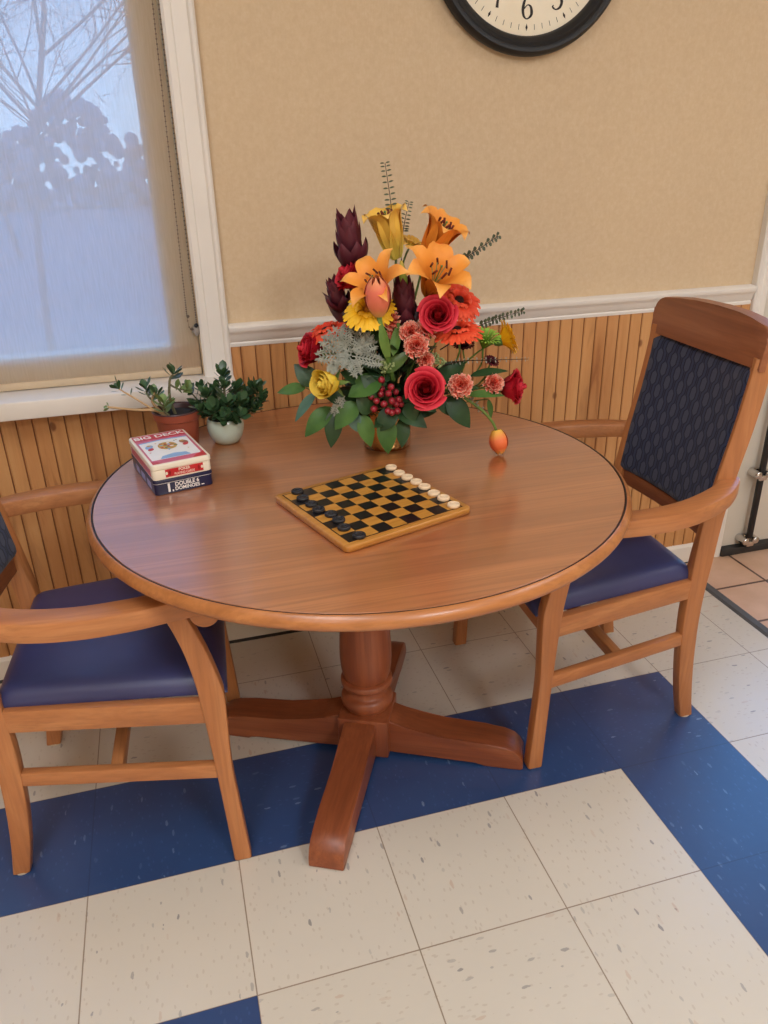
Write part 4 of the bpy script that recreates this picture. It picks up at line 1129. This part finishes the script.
# lilies
lily((0.0260, -0.0071, 0.4165), D(-.22, .96, .10), .106, .58, 1.0, 4, lil_y, .3, .50, 'golden yellow lily opening upward')
lily((0.0802, -0.0322, 0.4103), D(.48, .84, .2), .102, .68, 1.0, 5, lil_p, .1, .52, 'orange lily facing up and right')
lily((-0.0185, -0.0727, 0.3448), D(-.28, .62, .5), .090, .90, .9, 6, lil_p, .55, .44, 'orange lily with dark stamens above the peach tulip')
lily((0.0756, -0.0724, 0.3445), D(.28, .78, .56), .100, .95, .95, 7, lil_p, .35, .54, 'broad open orange lily facing forward')
bm, lay = newpu()
for k in range(5):
    a0 = k * 2 * PI / 5
    sheet(bm, lay, lambda u, v, a0=a0: V(((.0085 * math.sin(PI * (.12 + .82 * u)) ** .8) * math.cos(a0 + v * .75), (.0085 * math.sin(PI * (.12 + .82 * u)) ** .8) * math.sin(a0 + v * .75), .062 * u)), 8, 5)
o = obj('lily_bud', bm, bud_p, fa_root, (0.0232, -0.0789, 0.3612), qrot(D(-.12, .98, .1)), ang=80)
bm = bmesh.new(); tube(bm, [(0, 0, .002), (.004, 0, -.06), (.008, 0, -.14)], .0024, 6, 4); obj('stem', bm, stem_g, o)
# roses
rose('r1', .045, 1.0, 11, red_p, (0.0488, -0.1325, 0.1580), D(-.03, .42, .9), .4, 'large open red rose at the front')
rose('r2', .041, 1.0, 12, red_p, (0.0825, -0.1106, 0.3052), D(0, .45, .88), 1.3, 'red rose below the open lily')
rose('r3', .044, .6, 13, red_p, (-0.0525, -0.0168, 0.3733), D(-.75, .55, .35), .2, 'red rose bud leaning left below the dark bract flower')
rose('r4', .042, .75, 14, red_p, (-0.1456, -0.0122, 0.2315), D(-.85, .3, .35), .8, 'red rose on the far left')
rose('r5', .043, .75, 15, red_p, (0.2318, -0.1098, 0.1425), D(.9, .12, .3), 2.0, 'red rose on the far right')
rose('ry', .042, .25, 16, yel_p, (-0.1308, -0.0732, 0.1795), D(-.62, .12, .75), .5, 'yellow rose low on the left')
# gerberas and mums
g = bloom('gerbera', 'gy', lambda: gerbera_bm(.056, 24, .20, .28, .2, 2, .21), ger_y, (-0.0537, -0.0735, 0.3250), D(-.1, .80, .55), 0, 1, 'yellow gerbera under the peach tulip'); obj('flower_disc', gerb_disc(.056, 0), cone_y, g)
for loc, d, sc, lb in (((0.1511, -0.0515, 0.3256), D(.3, .72, .55), 1.0, 'orange red gerbera behind the red rose'), ((0.1268, -0.1123, 0.2729), D(-.05, .96, .22), 1.04, 'orange red gerbera right of center'), ((-0.1290, 0.0041, 0.2701), D(-.30, .92, .12), .98, 'orange red gerbera on the left')):
    o = bloom('gerbera', 'go', lambda: gerbera_bm(.054, 28, .18, .22, .18, 3, .19), ger_o, loc, d, rn.random(), sc, lb)
    obj('flower_disc', gerb_disc(.054, 1), cone_d, o)
g2 = bloom('gerbera', 'gy2', lambda: gerbera_bm(.042, 22, .55, .05, .22, 9, .21), ger_y, (0.2276, -0.1034, 0.2459), D(.86, .32, -.10), 0, 1, 'yellow gerbera seen edge on at the right', bend=(0.1881, -0.0823, 0.2206)); obj('flower_disc', gerb_disc(.042, 0), cone_d, g2)
bm = bmesh.new(); lathe(bm, [(0, -.013), (.006, -.012), (.0105, -.004), (.012, .004), (0, .006)], 14); obj('calyx', bm, salal, g2)
g3 = bloom('gerbera', 'gy3', lambda: gerbera_bm(.034, 20, .3, .1, .22, 10, .22), lil_y, (0.0639, 0.0137, 0.4388), D(.25, .75, .2), 0, 1, 'small golden gerbera behind the lilies'); obj('flower_disc', gerb_disc(.034, 0), cone_d, g3)
bloom('spider_mum', 'sm', lambda: gerbera_bm(.034, 22, .9, .0, .1, 21, .11), grn_p, (0.1887, -0.1084, 0.2350), D(.15, .9, .3), 0, 1, 'small green spider mum')
for loc, d, sc in (((0.2065, -0.1081, 0.1984), D(.3, .8, .4), .7), ((0.1562, -0.0736, 0.2280), D(0, .9, .3), 1.0)):
    bloom('burgundy_mum', 'bm', lambda: gerbera_bm(.026, 20, .6, .1, .2, 22, .2), burd_p, loc, d, 0, sc, 'dark burgundy mum')
# tulips
tu = bloom('tulip', 't1', lambda: tulip_bm(.0275, .084), tul_p, (-0.0443, -0.1175, 0.3259), D(-.05, .92, .32), 0, 1, 'peach tulip standing upright', stem=False)
M = Matrix.LocRotScale(V((-0.0443, -0.1175, 0.3259)), qrot(D(-.05, .92, .32), 0), V((1, 1, 1))).inverted()
bm = bmesh.new(); tube(bm, [M @ V(p) for p in ((-0.0443, -0.1175, 0.3279), (-0.0398, -0.1135, 0.2925), (-0.0268, -0.1015, 0.2433), (-0.0039, -0.0715, 0.1734))], .0055, 8, 4); obj('stem', bm, strap_g, tu)
bm = bmesh.new(); leafmesh(bm, M @ V((-0.0243, -0.1074, 0.2339)), M @ V((-0.0433, -0.1209, 0.3224)), .022, M.to_3x3() @ D(-.2, .1, 1), .1, .25, 'strap'); obj('leaf', bm, strap_g, tu)
bm = bmesh.new(); leafmesh(bm, M @ V((-0.0114, -0.1005, 0.2333)), M @ V((0.0047, -0.0945, 0.3080)), .022, M.to_3x3() @ D(-.3, .2, 1), -.08, .3, 'lance'); obj('leaf', bm, strap_g, tu)
dt = D(.17, -.90, .26)
tu = bloom('tulip', 't2', lambda: tulip_bm(.0212, .0555), tul_o, (0.2156, -0.1364, 0.0550), dt, 0, 1, 'orange tulip drooping to the table', stem=False)
M = Matrix.LocRotScale(V((0.2156, -0.1364, 0.0550)), qrot(dt, 0), V((1, 1, 1))).inverted()
bm = bmesh.new(); tube(bm, [M @ V(p) for p in ((0.2157, -0.1365, 0.0527), (0.2009, -0.1376, 0.0804), (0.1704, -0.1345, 0.1125), (0.1230, -0.1164, 0.1439), (0.0727, -0.0613, 0.1521))], .0032, 7, 5); obj('stem', bm, stem_g, tu)
bm = bmesh.new()
for k in range(26):
    q = V((0.1799, -0.1350, 0.1025)) * (1 - k / 26) + V((0.1451, -0.1255, 0.1419)) * (k / 26); r_ = V((rn.uniform(-1, 1), rn.uniform(-1, 1), rn.uniform(-1, 1))).normalized() * .007
    ball(bm, q + r_, .0022, u=5, v=4)
o = obj('grey_flower_spike', bm, eucg, fa_root)
# carnations
for i, (loc, d, sc) in enumerate((((0.0270, -0.1058, 0.2775), D(-.2, .6, .7), 1.0), ((0.0552, -0.1135, 0.2809), D(.3, .7, .6), 1.0), ((0.0317, -0.1247, 0.2539), D(-.05, .45, .85), 1.12), ((0.0516, -0.1177, 0.2232), D(.3, .2, .9), .82), ((-0.0087, -0.0805, 0.2982), D(-.1, .7, .6), .9), ((0.1262, -0.1432, 0.1663), D(-.15, .35, .9), 1.15), ((0.2042, -0.1282, 0.1591), D(.3, .3, .85), .95), ((0.0038, -0.0736, 0.2708), D(-.1, .7, .6), .8))):
    bloom('carnation', 'ca%d' % (i % 3), lambda: carnation_bm(.0235, 30 + i), [car_p, stem_g], loc, d, i * .9, sc)
# burgundy leucadendrons
for i, (loc, d, L_, W_, lb) in enumerate((((-0.0656, -0.0029, 0.3947), D(-.10, .98, .05), .140, .058, 'tall burgundy leucadendron'), ((-0.0936, 0.0048, 0.3122), D(-.22, .95, .1), .085, .042, 'small burgundy leucadendron'), ((0.0303, -0.0601, 0.2745), D(-.05, .98, .15), .130, .054, 'burgundy leucadendron in the middle'))):
    bloom('leucadendron', 'le%d' % i, lambda: leuc_bm(L_, W_, 24, 40 + i), bur_p, loc, d, i, 1, lb, sm=stem_d, sr=.003)
for a, b in (((-0.0712, -0.0013, 0.2989), (-0.1329, 0.0155, 0.3552)), ((-0.0885, 0.0034, 0.2843), (-0.1263, 0.0188, 0.3438)), ((-0.0640, -0.0136, 0.2749), (-0.1010, 0.0068, 0.3335)), ((-0.0778, -0.0099, 0.2427), (-0.0870, 0.0030, 0.3206)), ((-0.0512, 0.0140, 0.3119), (-0.0750, 0.0204, 0.4006)), ((-0.0425, 0.0012, 0.3347), (-0.0335, 0.0091, 0.4118)), ((0.1250, -0.0755, 0.2507), (0.1533, -0.0832, 0.2970)), ((0.0043, -0.0633, 0.2473), (-0.0016, -0.0514, 0.3402)), ((0.0394, -0.0729, 0.2464), (0.0552, -0.0669, 0.3285))):
    bm = bmesh.new(); leafmesh(bm, a, b, .016, D(-.3, .2, 1), .15, .2, 'lance'); obj('burgundy_leaf', bm, bur_leaf, fa_root)
# eucalyptus and grey sprigs
def sprig(name, pts, n_, lw, ll, m, label=None, start=.25, thin=False, flatn=None, rr=.0014):
    bm = bmesh.new(); P_ = [V(p) for p in pts]; tube(bm, P_, rr, 5, 5, r2=.0007, mi=0)
    for k in range(n_):
        t = start + (1 - start) * k / (n_ - 1); c_ = cr(P_, t * (len(P_) - 1)); d_ = (cr(P_, min(1, t + .02) * (len(P_) - 1)) - cr(P_, max(0, t - .02) * (len(P_) - 1))).normalized()
        sd = d_.cross(V((.25 if k % 2 else -.9, .5, .31 if k % 2 else -.2))).normalized() if flatn is None else d_.cross(flatn).normalized()
        f_ = 1 - .45 * t
        for sg in (1, -1):
            ld = (sd * sg + d_ * (.08 if thin else .35)).normalized()
            leafmesh(bm, c_ + sd * sg * .001, c_ + ld * ll * f_, lw * f_, (d_ * .55 + D(0, .2, .5)) if thin else (D(0, .3, .9) + d_ * .5 + sd * sg * .4), .1, .1, 'round', mi=1, nl=4, nwd=1)
    return obj(name, bm, [stem_d, m], fa_root, label=label)
sprig('eucalyptus_sprig', [(0.0331, -0.0090, 0.3311), (0.0263, 0.0136, 0.4629), (0.0233, 0.0144, 0.5223), (0.0101, 0.0076, 0.6026)], 15, .007, .019, euc, 'thin eucalyptus sprig rising at the top', .42, True, V((.26, .96, .1)))
sprig('eucalyptus_sprig', [(0.0331, -0.0090, 0.3311), (0.0474, 0.0182, 0.4413), (0.0520, 0.0169, 0.4815), (0.0626, 0.0141, 0.5267)], 10, .006, .017, euc, None, .55, True, V((.26, .96, .1)))
sprig('eucalyptus_sprig', [(0.0823, -0.0328, 0.3103), (0.1287, -0.0351, 0.3915), (0.1775, -0.0483, 0.4210), (0.2334, -0.0636, 0.4578)], 20, .014, .018, euc, 'dense eucalyptus sprig reaching right', .35)
sprig('eucalyptus_sprig', [(0.1110, -0.0510, 0.2247), (0.1842, -0.0709, 0.2710), (0.2401, -0.0757, 0.2893), (0.2921, -0.0796, 0.3012)], 13, .011, .016, euc, 'short eucalyptus sprig over the chair rail', .4)
sprig('grey_sprig', [(0.0769, -0.0831, 0.1865), (0.1255, -0.1067, 0.2097), (0.1981, -0.1265, 0.2122), (0.2815, -0.1389, 0.2099)], 18, .005, .010, eucg, None, .3, True)
# dusty miller
def dusty(bm, p0, p1, W_, nrm, rg):
    p0, p1 = V(p0), V(p1); d_ = p1 - p0; L = d_.length; d_.normalize(); s = d_.cross(V(nrm)).normalized(); n2 = s.cross(d_)
    leafmesh(bm, p0, p1, .0036, n2, .2, .1, 'strap', nl=8, nwd=1)
    for k in range(1, 9):
        u = k / 9; c_ = p0 + d_ * L * u + n2 * .2 * L * math.sin(PI * u) * .5
        for sg in (1, -1):
            q = c_ + (s * sg * (.9) + d_ * .75 + n2 * rg.uniform(-.3, .9)).normalized() * W_ * .5 * math.sin(PI * min(1, .25 + u * .65))
            leafmesh(bm, c_, q, .0032, n2, .2 * rg.uniform(-1, 1), .1, 'strap', nl=5, nwd=1)
            for w_ in (.45, .75):
                c2 = c_ + (q - c_) * w_; dd = (q - c_).normalized(); ln = W_ * .2
                for s3 in (1, -1):
                    leafmesh(bm, c2, c2 + (dd * .8 + n2.cross(dd) * s3 * .8).normalized() * ln, 0.0026, n2, .1, .1, 'strap', nl=3, nwd=1)
rg = random.Random(9)
for a, b, w_ in (((-0.0916, -0.0632, 0.2232), (-0.1304, -0.0474, 0.2888), .045), ((-0.0832, -0.0654, 0.2273), (-0.0653, -0.0548, 0.2830), .04), ((-0.0923, -0.0681, 0.2351), (-0.1630, -0.0437, 0.2315), .045), ((-0.0961, -0.0671, 0.2416), (-0.1499, -0.0421, 0.2662), .045), ((-0.0989, -0.0767, 0.2313), (-0.0885, -0.1003, 0.2019), .042), ((-0.1061, -0.0644, 0.2461), (-0.0978, -0.0563, 0.2942), .042), ((-0.0946, -0.0779, 0.2354), (-0.0361, -0.0938, 0.2211), .042), ((-0.0971, -0.0720, 0.2470), (-0.0428, -0.0816, 0.2551), .042), ((-0.1236, -0.0700, 0.2234), (-0.1430, -0.0751, 0.2050), .03), ((-0.1103, -0.0632, 0.1461), (-0.1393, -0.0657, 0.1094), .03), ((-0.1065, -0.0746, 0.2442), (-0.1231, -0.0857, 0.2185), .04), ((-0.0768, -0.0775, 0.2465), (-0.0511, -0.0742, 0.2753), .035)):
    bm = bmesh.new(); dusty(bm, a, b, w_, D(0, .4, 1), rg); obj('dusty_miller_leaf', bm, dust, fa_root, ang=80)
# pale green filler
for c0 in ((0.0876, -0.1171, 0.2156), (0.0810, -0.1101, 0.2231), (-0.0355, -0.0836, 0.2187), (-0.0289, -0.0906, 0.2068), (-0.0145, -0.0945, 0.2108)):
    bm = bmesh.new()
    for k in range(26):
        v_ = V((rg.gauss(0, 1), rg.gauss(0, 1), rg.gauss(0, 1))).normalized(); ball(bm, v_ * .011 * rg.uniform(.7, 1.1), .0026, u=6, v=4)
        if k % 3 == 0: tube(bm, [(0, 0, -.012), v_ * .01], .0006, 4, 1)
    obj('filler_cluster', bm, filler_m, fa_root, c0)
# hypericum berries
bs = bpy.data.objects.new('berry_sprig', None); COL.objects.link(bs); bs.parent = fa_root; bs.location = (-0.0150, -0.0996, 0.1421); bs['label'] = 'sprig of round red berries'
B0 = V((-0.0150, -0.0996, 0.1421)); bmesh0 = None
bm = bmesh.new(); ball(bm, (0, 0, 0), .0088, (1, 1, 1.08), 14, 10); ball(bm, (0, 0, .0092), .0014, (1, 1, 1.5), 6, 4, mi=1)
for k in range(5):
    a = k * 2 * PI / 5; leafmesh(bm, (0, 0, -.0085), (math.cos(a) * .009, math.sin(a) * .009, -.008), .005, (0, 0, -1), -.2, .1, 'lance', mi=1, nl=4)
bst = bmesh.new()
for i, (q, s_) in enumerate((((-0.0373, -0.0987, 0.1836), 1), ((-0.0222, -0.1183, 0.1721), 1), ((-0.0289, -0.1217, 0.1596), 1), ((-0.0093, -0.1115, 0.1581), .9), ((-0.0416, -0.1079, 0.1559), .95), ((-0.0525, -0.1101, 0.1423), .95), ((-0.0399, -0.1239, 0.1383), 1), ((-0.0601, -0.0976, 0.1484), .95), ((-0.0581, -0.1085, 0.1247), 1), ((-0.0234, -0.1284, 0.1445), 1.05), ((-0.0062, -0.1227, 0.1444), 1), ((-0.0008, -0.1190, 0.1328), .95), ((-0.0320, -0.1260, 0.1227), 1), ((-0.0239, -0.1282, 0.1191), .95), ((-0.0111, -0.1265, 0.1206), 1), ((-0.0380, -0.1037, 0.1654), .85), ((-0.0125, -0.1210, 0.1346), .95))):
    dd = (V(q) - (B0 - D(0, .3, 1) * .03)).normalized()
    if bmesh0 is None: o = bmesh0 = obj('berry', bm, [berry_m, calyx_m], bs)
    else: o = bmesh0.copy(); COL.objects.link(o)
    o.location = V(q) - B0; o.rotation_mode = 'QUATERNION'; o.rotation_quaternion = qrot(dd); o.scale = (s_ * .86,) * 3
    tube(bst, [(0, 0, -.03), (V(q) - B0) * .5 + V((0, 0, -.012)), V(q) - B0 - dd * .007], .0010, 5, 3)
obj('stem', bst, calyx_m, bs)
# broad leaves
LV = [((-0.1855, -0.0117, 0.1575), (-0.2464, 0.0153, 0.1449), .034, 0, (0, .8, .6)), ((-0.1685, -0.0370, 0.1537), (-0.2186, -0.0338, 0.0900), .026, 3, (-.4, .5, .8)), ((-0.1386, -0.0555, 0.1221), (-0.2028, -0.0588, 0.0618), .048, 0, (-.2, .7, .8)), ((-0.1335, -0.0621, 0.1213), (-0.1503, -0.0783, 0.0366), .042, 1, (.2, .5, .9)),
      ((-0.0860, -0.0802, 0.1350), (-0.1408, -0.0860, 0.0796), .052, 0, (-.3, .6, .8)), ((-0.0349, -0.0941, 0.1844), (-0.1096, -0.0893, 0.1511), .062, 0, (-.2, .8, .7)), ((-0.0309, -0.1056, 0.1074), (-0.0325, -0.1207, 0.0231), .046, 0, (0, .5, .9)), ((-0.0776, -0.0877, 0.1094), (-0.0668, -0.1062, 0.0385), .040, 0, (-.2, .4, .9)),
      ((-0.1620, -0.0181, 0.1614), (-0.2049, 0.0092, 0.2076), .046, 1, (-.2, .6, .8)), ((-0.0143, -0.0842, 0.1777), (-0.0686, -0.0746, 0.2088), .044, 1, (0, .8, .6)), ((-0.0305, -0.0953, 0.1973), (0.0303, -0.1015, 0.2405), .034, 2, (-.2, .7, .8)), ((0.1025, -0.1160, 0.1369), (0.1527, -0.1349, 0.0664), .056, 1, (.3, .6, .8)),
      ((-0.0152, -0.0995, 0.1287), (0.0547, -0.1289, 0.0756), .052, 1, (.2, .7, .8)), ((0.0053, -0.1051, 0.0988), (0.0001, -0.1192, 0.0326), .036, 1, (.3, .4, .9)), ((0.1425, -0.1321, 0.1418), (0.2285, -0.1451, 0.1344), .022, 0, (0, .8, .6)), ((0.2009, -0.1169, 0.1225), (0.2089, -0.1191, 0.0760), .016, 0, (.4, .3, .8)),
      ((0.0737, -0.0926, 0.1580), (0.1484, -0.1130, 0.2091), .056, 1, (0, .8, .7)), ((0.1574, -0.1154, 0.1781), (0.2430, -0.1284, 0.1844), .024, 1, (0, .9, .5)), ((0.0380, -0.1244, 0.1436), (0.0717, -0.1387, 0.1131), .036, 1, (.3, .5, .8)), ((-0.0274, -0.0962, 0.1468), (-0.0790, -0.0873, 0.1934), .05, 1, (-.2, .6, .8)),
      ((-0.0991, -0.0766, 0.1174), (-0.0932, -0.0907, 0.0711), .034, 3, (-.1, .5, .9)), ((-0.0587, -0.0928, 0.1134), (-0.0926, -0.0909, 0.1476), .04, 1, (-.2, .6, .8)), ((0.0167, -0.1134, 0.1338), (0.0259, -0.1262, 0.0917), .04, 1, (.1, .6, .8)), ((-0.1109, -0.0631, 0.1327), (-0.1569, -0.0454, 0.1548), .034, 1, (-.2, .7, .6)), ((-0.0104, -0.1132, 0.1232), (-0.0532, -0.1099, 0.0727), .045, 1, (-.1, .5, .9)),
      ((-0.0780, -0.0720, 0.1763), (-0.1195, -0.0659, 0.2005), .036, 1, (-.1, .8, .6)), ((0.1083, -0.1124, 0.1465), (0.1692, -0.1342, 0.1553), .036, 1, (.1, .8, .6)), ((0.0882, -0.1173, 0.1365), (0.1062, -0.1326, 0.0984), .034, 1, (.2, .5, .8))]
lm_ = [salal, salal_d, salal_y, salal_b]
for a, b, w_, mi_, nr in LV:
    bm = bmesh.new(); leafmesh(bm, a, b, w_, D(*nr), .12, .12, 'ovate', nl=10, nwd=3)
    pd = V(a); q0 = CTR + V((pd.x * .3, pd.y * .3, -.01)); tube(bm, [q0, (q0 + pd) / 2 + V((0, 0, .006)), pd], .0012, 5, 3)
    obj('salal_leaf', bm, lm_[mi_], fa_root, ang=80)
# dark inner foliage that hides the foam
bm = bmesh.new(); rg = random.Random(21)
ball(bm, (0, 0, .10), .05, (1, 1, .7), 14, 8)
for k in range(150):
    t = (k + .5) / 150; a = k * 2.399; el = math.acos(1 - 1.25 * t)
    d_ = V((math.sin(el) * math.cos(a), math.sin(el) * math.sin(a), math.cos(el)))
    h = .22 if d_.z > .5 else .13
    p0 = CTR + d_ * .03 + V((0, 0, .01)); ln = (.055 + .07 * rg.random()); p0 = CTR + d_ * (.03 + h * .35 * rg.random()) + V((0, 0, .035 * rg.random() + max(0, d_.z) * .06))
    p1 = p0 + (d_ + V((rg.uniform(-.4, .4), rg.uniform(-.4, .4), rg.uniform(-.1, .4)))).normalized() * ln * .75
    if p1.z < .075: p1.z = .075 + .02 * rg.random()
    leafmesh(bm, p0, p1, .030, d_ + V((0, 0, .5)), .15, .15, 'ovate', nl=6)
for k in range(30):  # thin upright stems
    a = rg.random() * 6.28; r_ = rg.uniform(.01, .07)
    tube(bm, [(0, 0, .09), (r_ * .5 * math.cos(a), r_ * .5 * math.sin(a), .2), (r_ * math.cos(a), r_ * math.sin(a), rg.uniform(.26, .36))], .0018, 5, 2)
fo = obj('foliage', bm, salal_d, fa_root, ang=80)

# ------------------------------------------------------------------ outside the window
bark = plain('hazy_bark', S(88, 90, 100), .9, .2, 20); snow = plain('pale_ground', S(120, 132, 146), .9, .12, .6)  # bark paled and blued, painting in the haze of the roller shade
bm = bmesh.new(); box(bm, (0, 30, -.55), (90, 57, .1)); struct(obj('ground', bm, snow, smooth=False))
def tree(x, y, H, seed, label):
    rg = random.Random(seed); bm = bmesh.new()
    def br(p, d, L, r, dep):
        pts = [p]; q = V(p); dd = V(d)
        for k in range(4):
            dd = (dd + V((rg.gauss(0, .10), rg.gauss(0, .10), rg.gauss(0, .05)))).normalized(); q = q + dd * L / 4; pts.append(q)
        tube(bm, pts, r, 6 if dep < 2 else 4, 2, r2=r * .5)
        if dep < 4:
            for k in range(9 if dep < 2 else 4):
                t = rg.uniform(.35, 1); c_ = cr([V(z) for z in pts], t * 4); a = rg.random() * 6.28
                sd = dd.orthogonal().normalized(); sd = sd * math.cos(a) + dd.cross(sd) * math.sin(a)
                br(c_, (dd * .7 + sd * .8 + V((0, 0, .15))).normalized(), L * rg.uniform(.45, .65), r * .42, dep + 1)
    br(V((0, 0, -.1)), V((0, 0, 1)), H, H * .009, 0)
    o = obj('bare_tree', bm, bark, loc=(x, y, -.5)); tag(o, label, 'tree', 'bare trees outside the window')
tree(-2.1, 7.5, 4.6, 8, 'nearest bare tree outside, seen through the upper part of the shade')
tree(-3.6, 17.0, 5.4, 12, 'bare tree outside, farther back behind the upper left of the shade')
tree(-3.4, 27.5, 5.6, 17, 'farthest bare tree outside, faint behind the top of the shade')
bm = bmesh.new()
rg = random.Random(4)
for k in range(2600):
    x = rg.uniform(-24, 12); y = 35 + rg.uniform(-1, 1); z = -.4 + 2.9 * 1.15 * rg.random() ** 1.1 * (1 + .2 * math.sin(x * 1.3))
    ball(bm, (x, y, z), rg.uniform(.12, .32), u=5, v=4)
o = obj('hedge', bm, leafmat('winter_hedge', S(120, 136, 152), S(146, 160, 176), .9, 2)); tag(o, 'pale winter hedge far outside, seen through the shade', 'hedge'); o['kind'] = 'stuff'

# ------------------------------------------------------------------ light
w = bpy.data.worlds.new('sky'); scene.world = w; w.use_nodes = True
nt = w.node_tree; bg = nt.nodes['Background']
tc = nt.nodes.new('ShaderNodeTexCoord'); sp = nt.nodes.new('ShaderNodeSeparateXYZ'); nt.links.new(tc.outputs['Generated'], sp.inputs[0])
rp = nt.nodes.new('ShaderNodeValToRGB'); e = rp.color_ramp.elements
e[0].position = .0; e[0].color = (.40, .66, .95, 1); e[1].position = .45; e[1].color = (.14, .40, .90, 1)
nt.links.new(sp.outputs[2], rp.inputs[0]); nt.links.new(rp.outputs[0], bg.inputs[0]); bg.inputs[1].default_value = 5.5
def area(name, loc, sx, sy, power, col, rot=(0, 0, 0)):
    l = bpy.data.lights.new(name, 'AREA'); l.shape = 'RECTANGLE'; l.size = sx; l.size_y = sy; l.energy = power; l.color = col
    o = bpy.data.objects.new(name, l); COL.objects.link(o); o.location = loc; o.rotation_euler = rot; return o
for nm, x, y, p in [('ceiling_or_fill_lamp', 1.3, -0.9, 19), ('ceiling_or_fill_lamp', -1.3, -1.2, 26), ('ceiling_or_fill_lamp', 0.2, -3.0, 64), ('ceiling_or_fill_lamp', -2.2, -3.0, 22)]: area(nm, (x, y, 2.58), .62, 1.2, p, (.93, .96, 1.0))  # last lamp is added fill to brighten the space under the table

# ------------------------------------------------------------------ camera
cam = bpy.data.cameras.new('camera'); co = bpy.data.objects.new('camera', cam); COL.objects.link(co)
cam.sensor_fit = 'HORIZONTAL'; cam.sensor_width = 36; cam.lens = 775.8175 * 36 / 768
r_ = V((0.96187409, -0.27260366, -0.02203343)); u_ = V((0.13447135, 0.40124633, 0.90604571)); f_ = V((0.23815055, 0.87446476, -0.42260584))
Mx = Matrix(((r_.x, u_.x, -f_.x, -0.91075935), (r_.y, u_.y, -f_.y, -1.23031427), (r_.z, u_.z, -f_.z, 1.36137397), (0, 0, 0, 1)))
co.matrix_world = Mx; cam.clip_start = .02
scene.camera = co
scene.view_settings.view_transform = 'Standard'; scene.view_settings.look = 'None'; scene.view_settings.exposure = 0.0
scene.cycles.max_bounces = 8; scene.cycles.diffuse_bounces = 4; scene.cycles.transparent_max_bounces = 12
scene.cycles.sample_clamp_indirect = 4; scene.cycles.caustics_reflective = False; scene.cycles.caustics_refractive = False
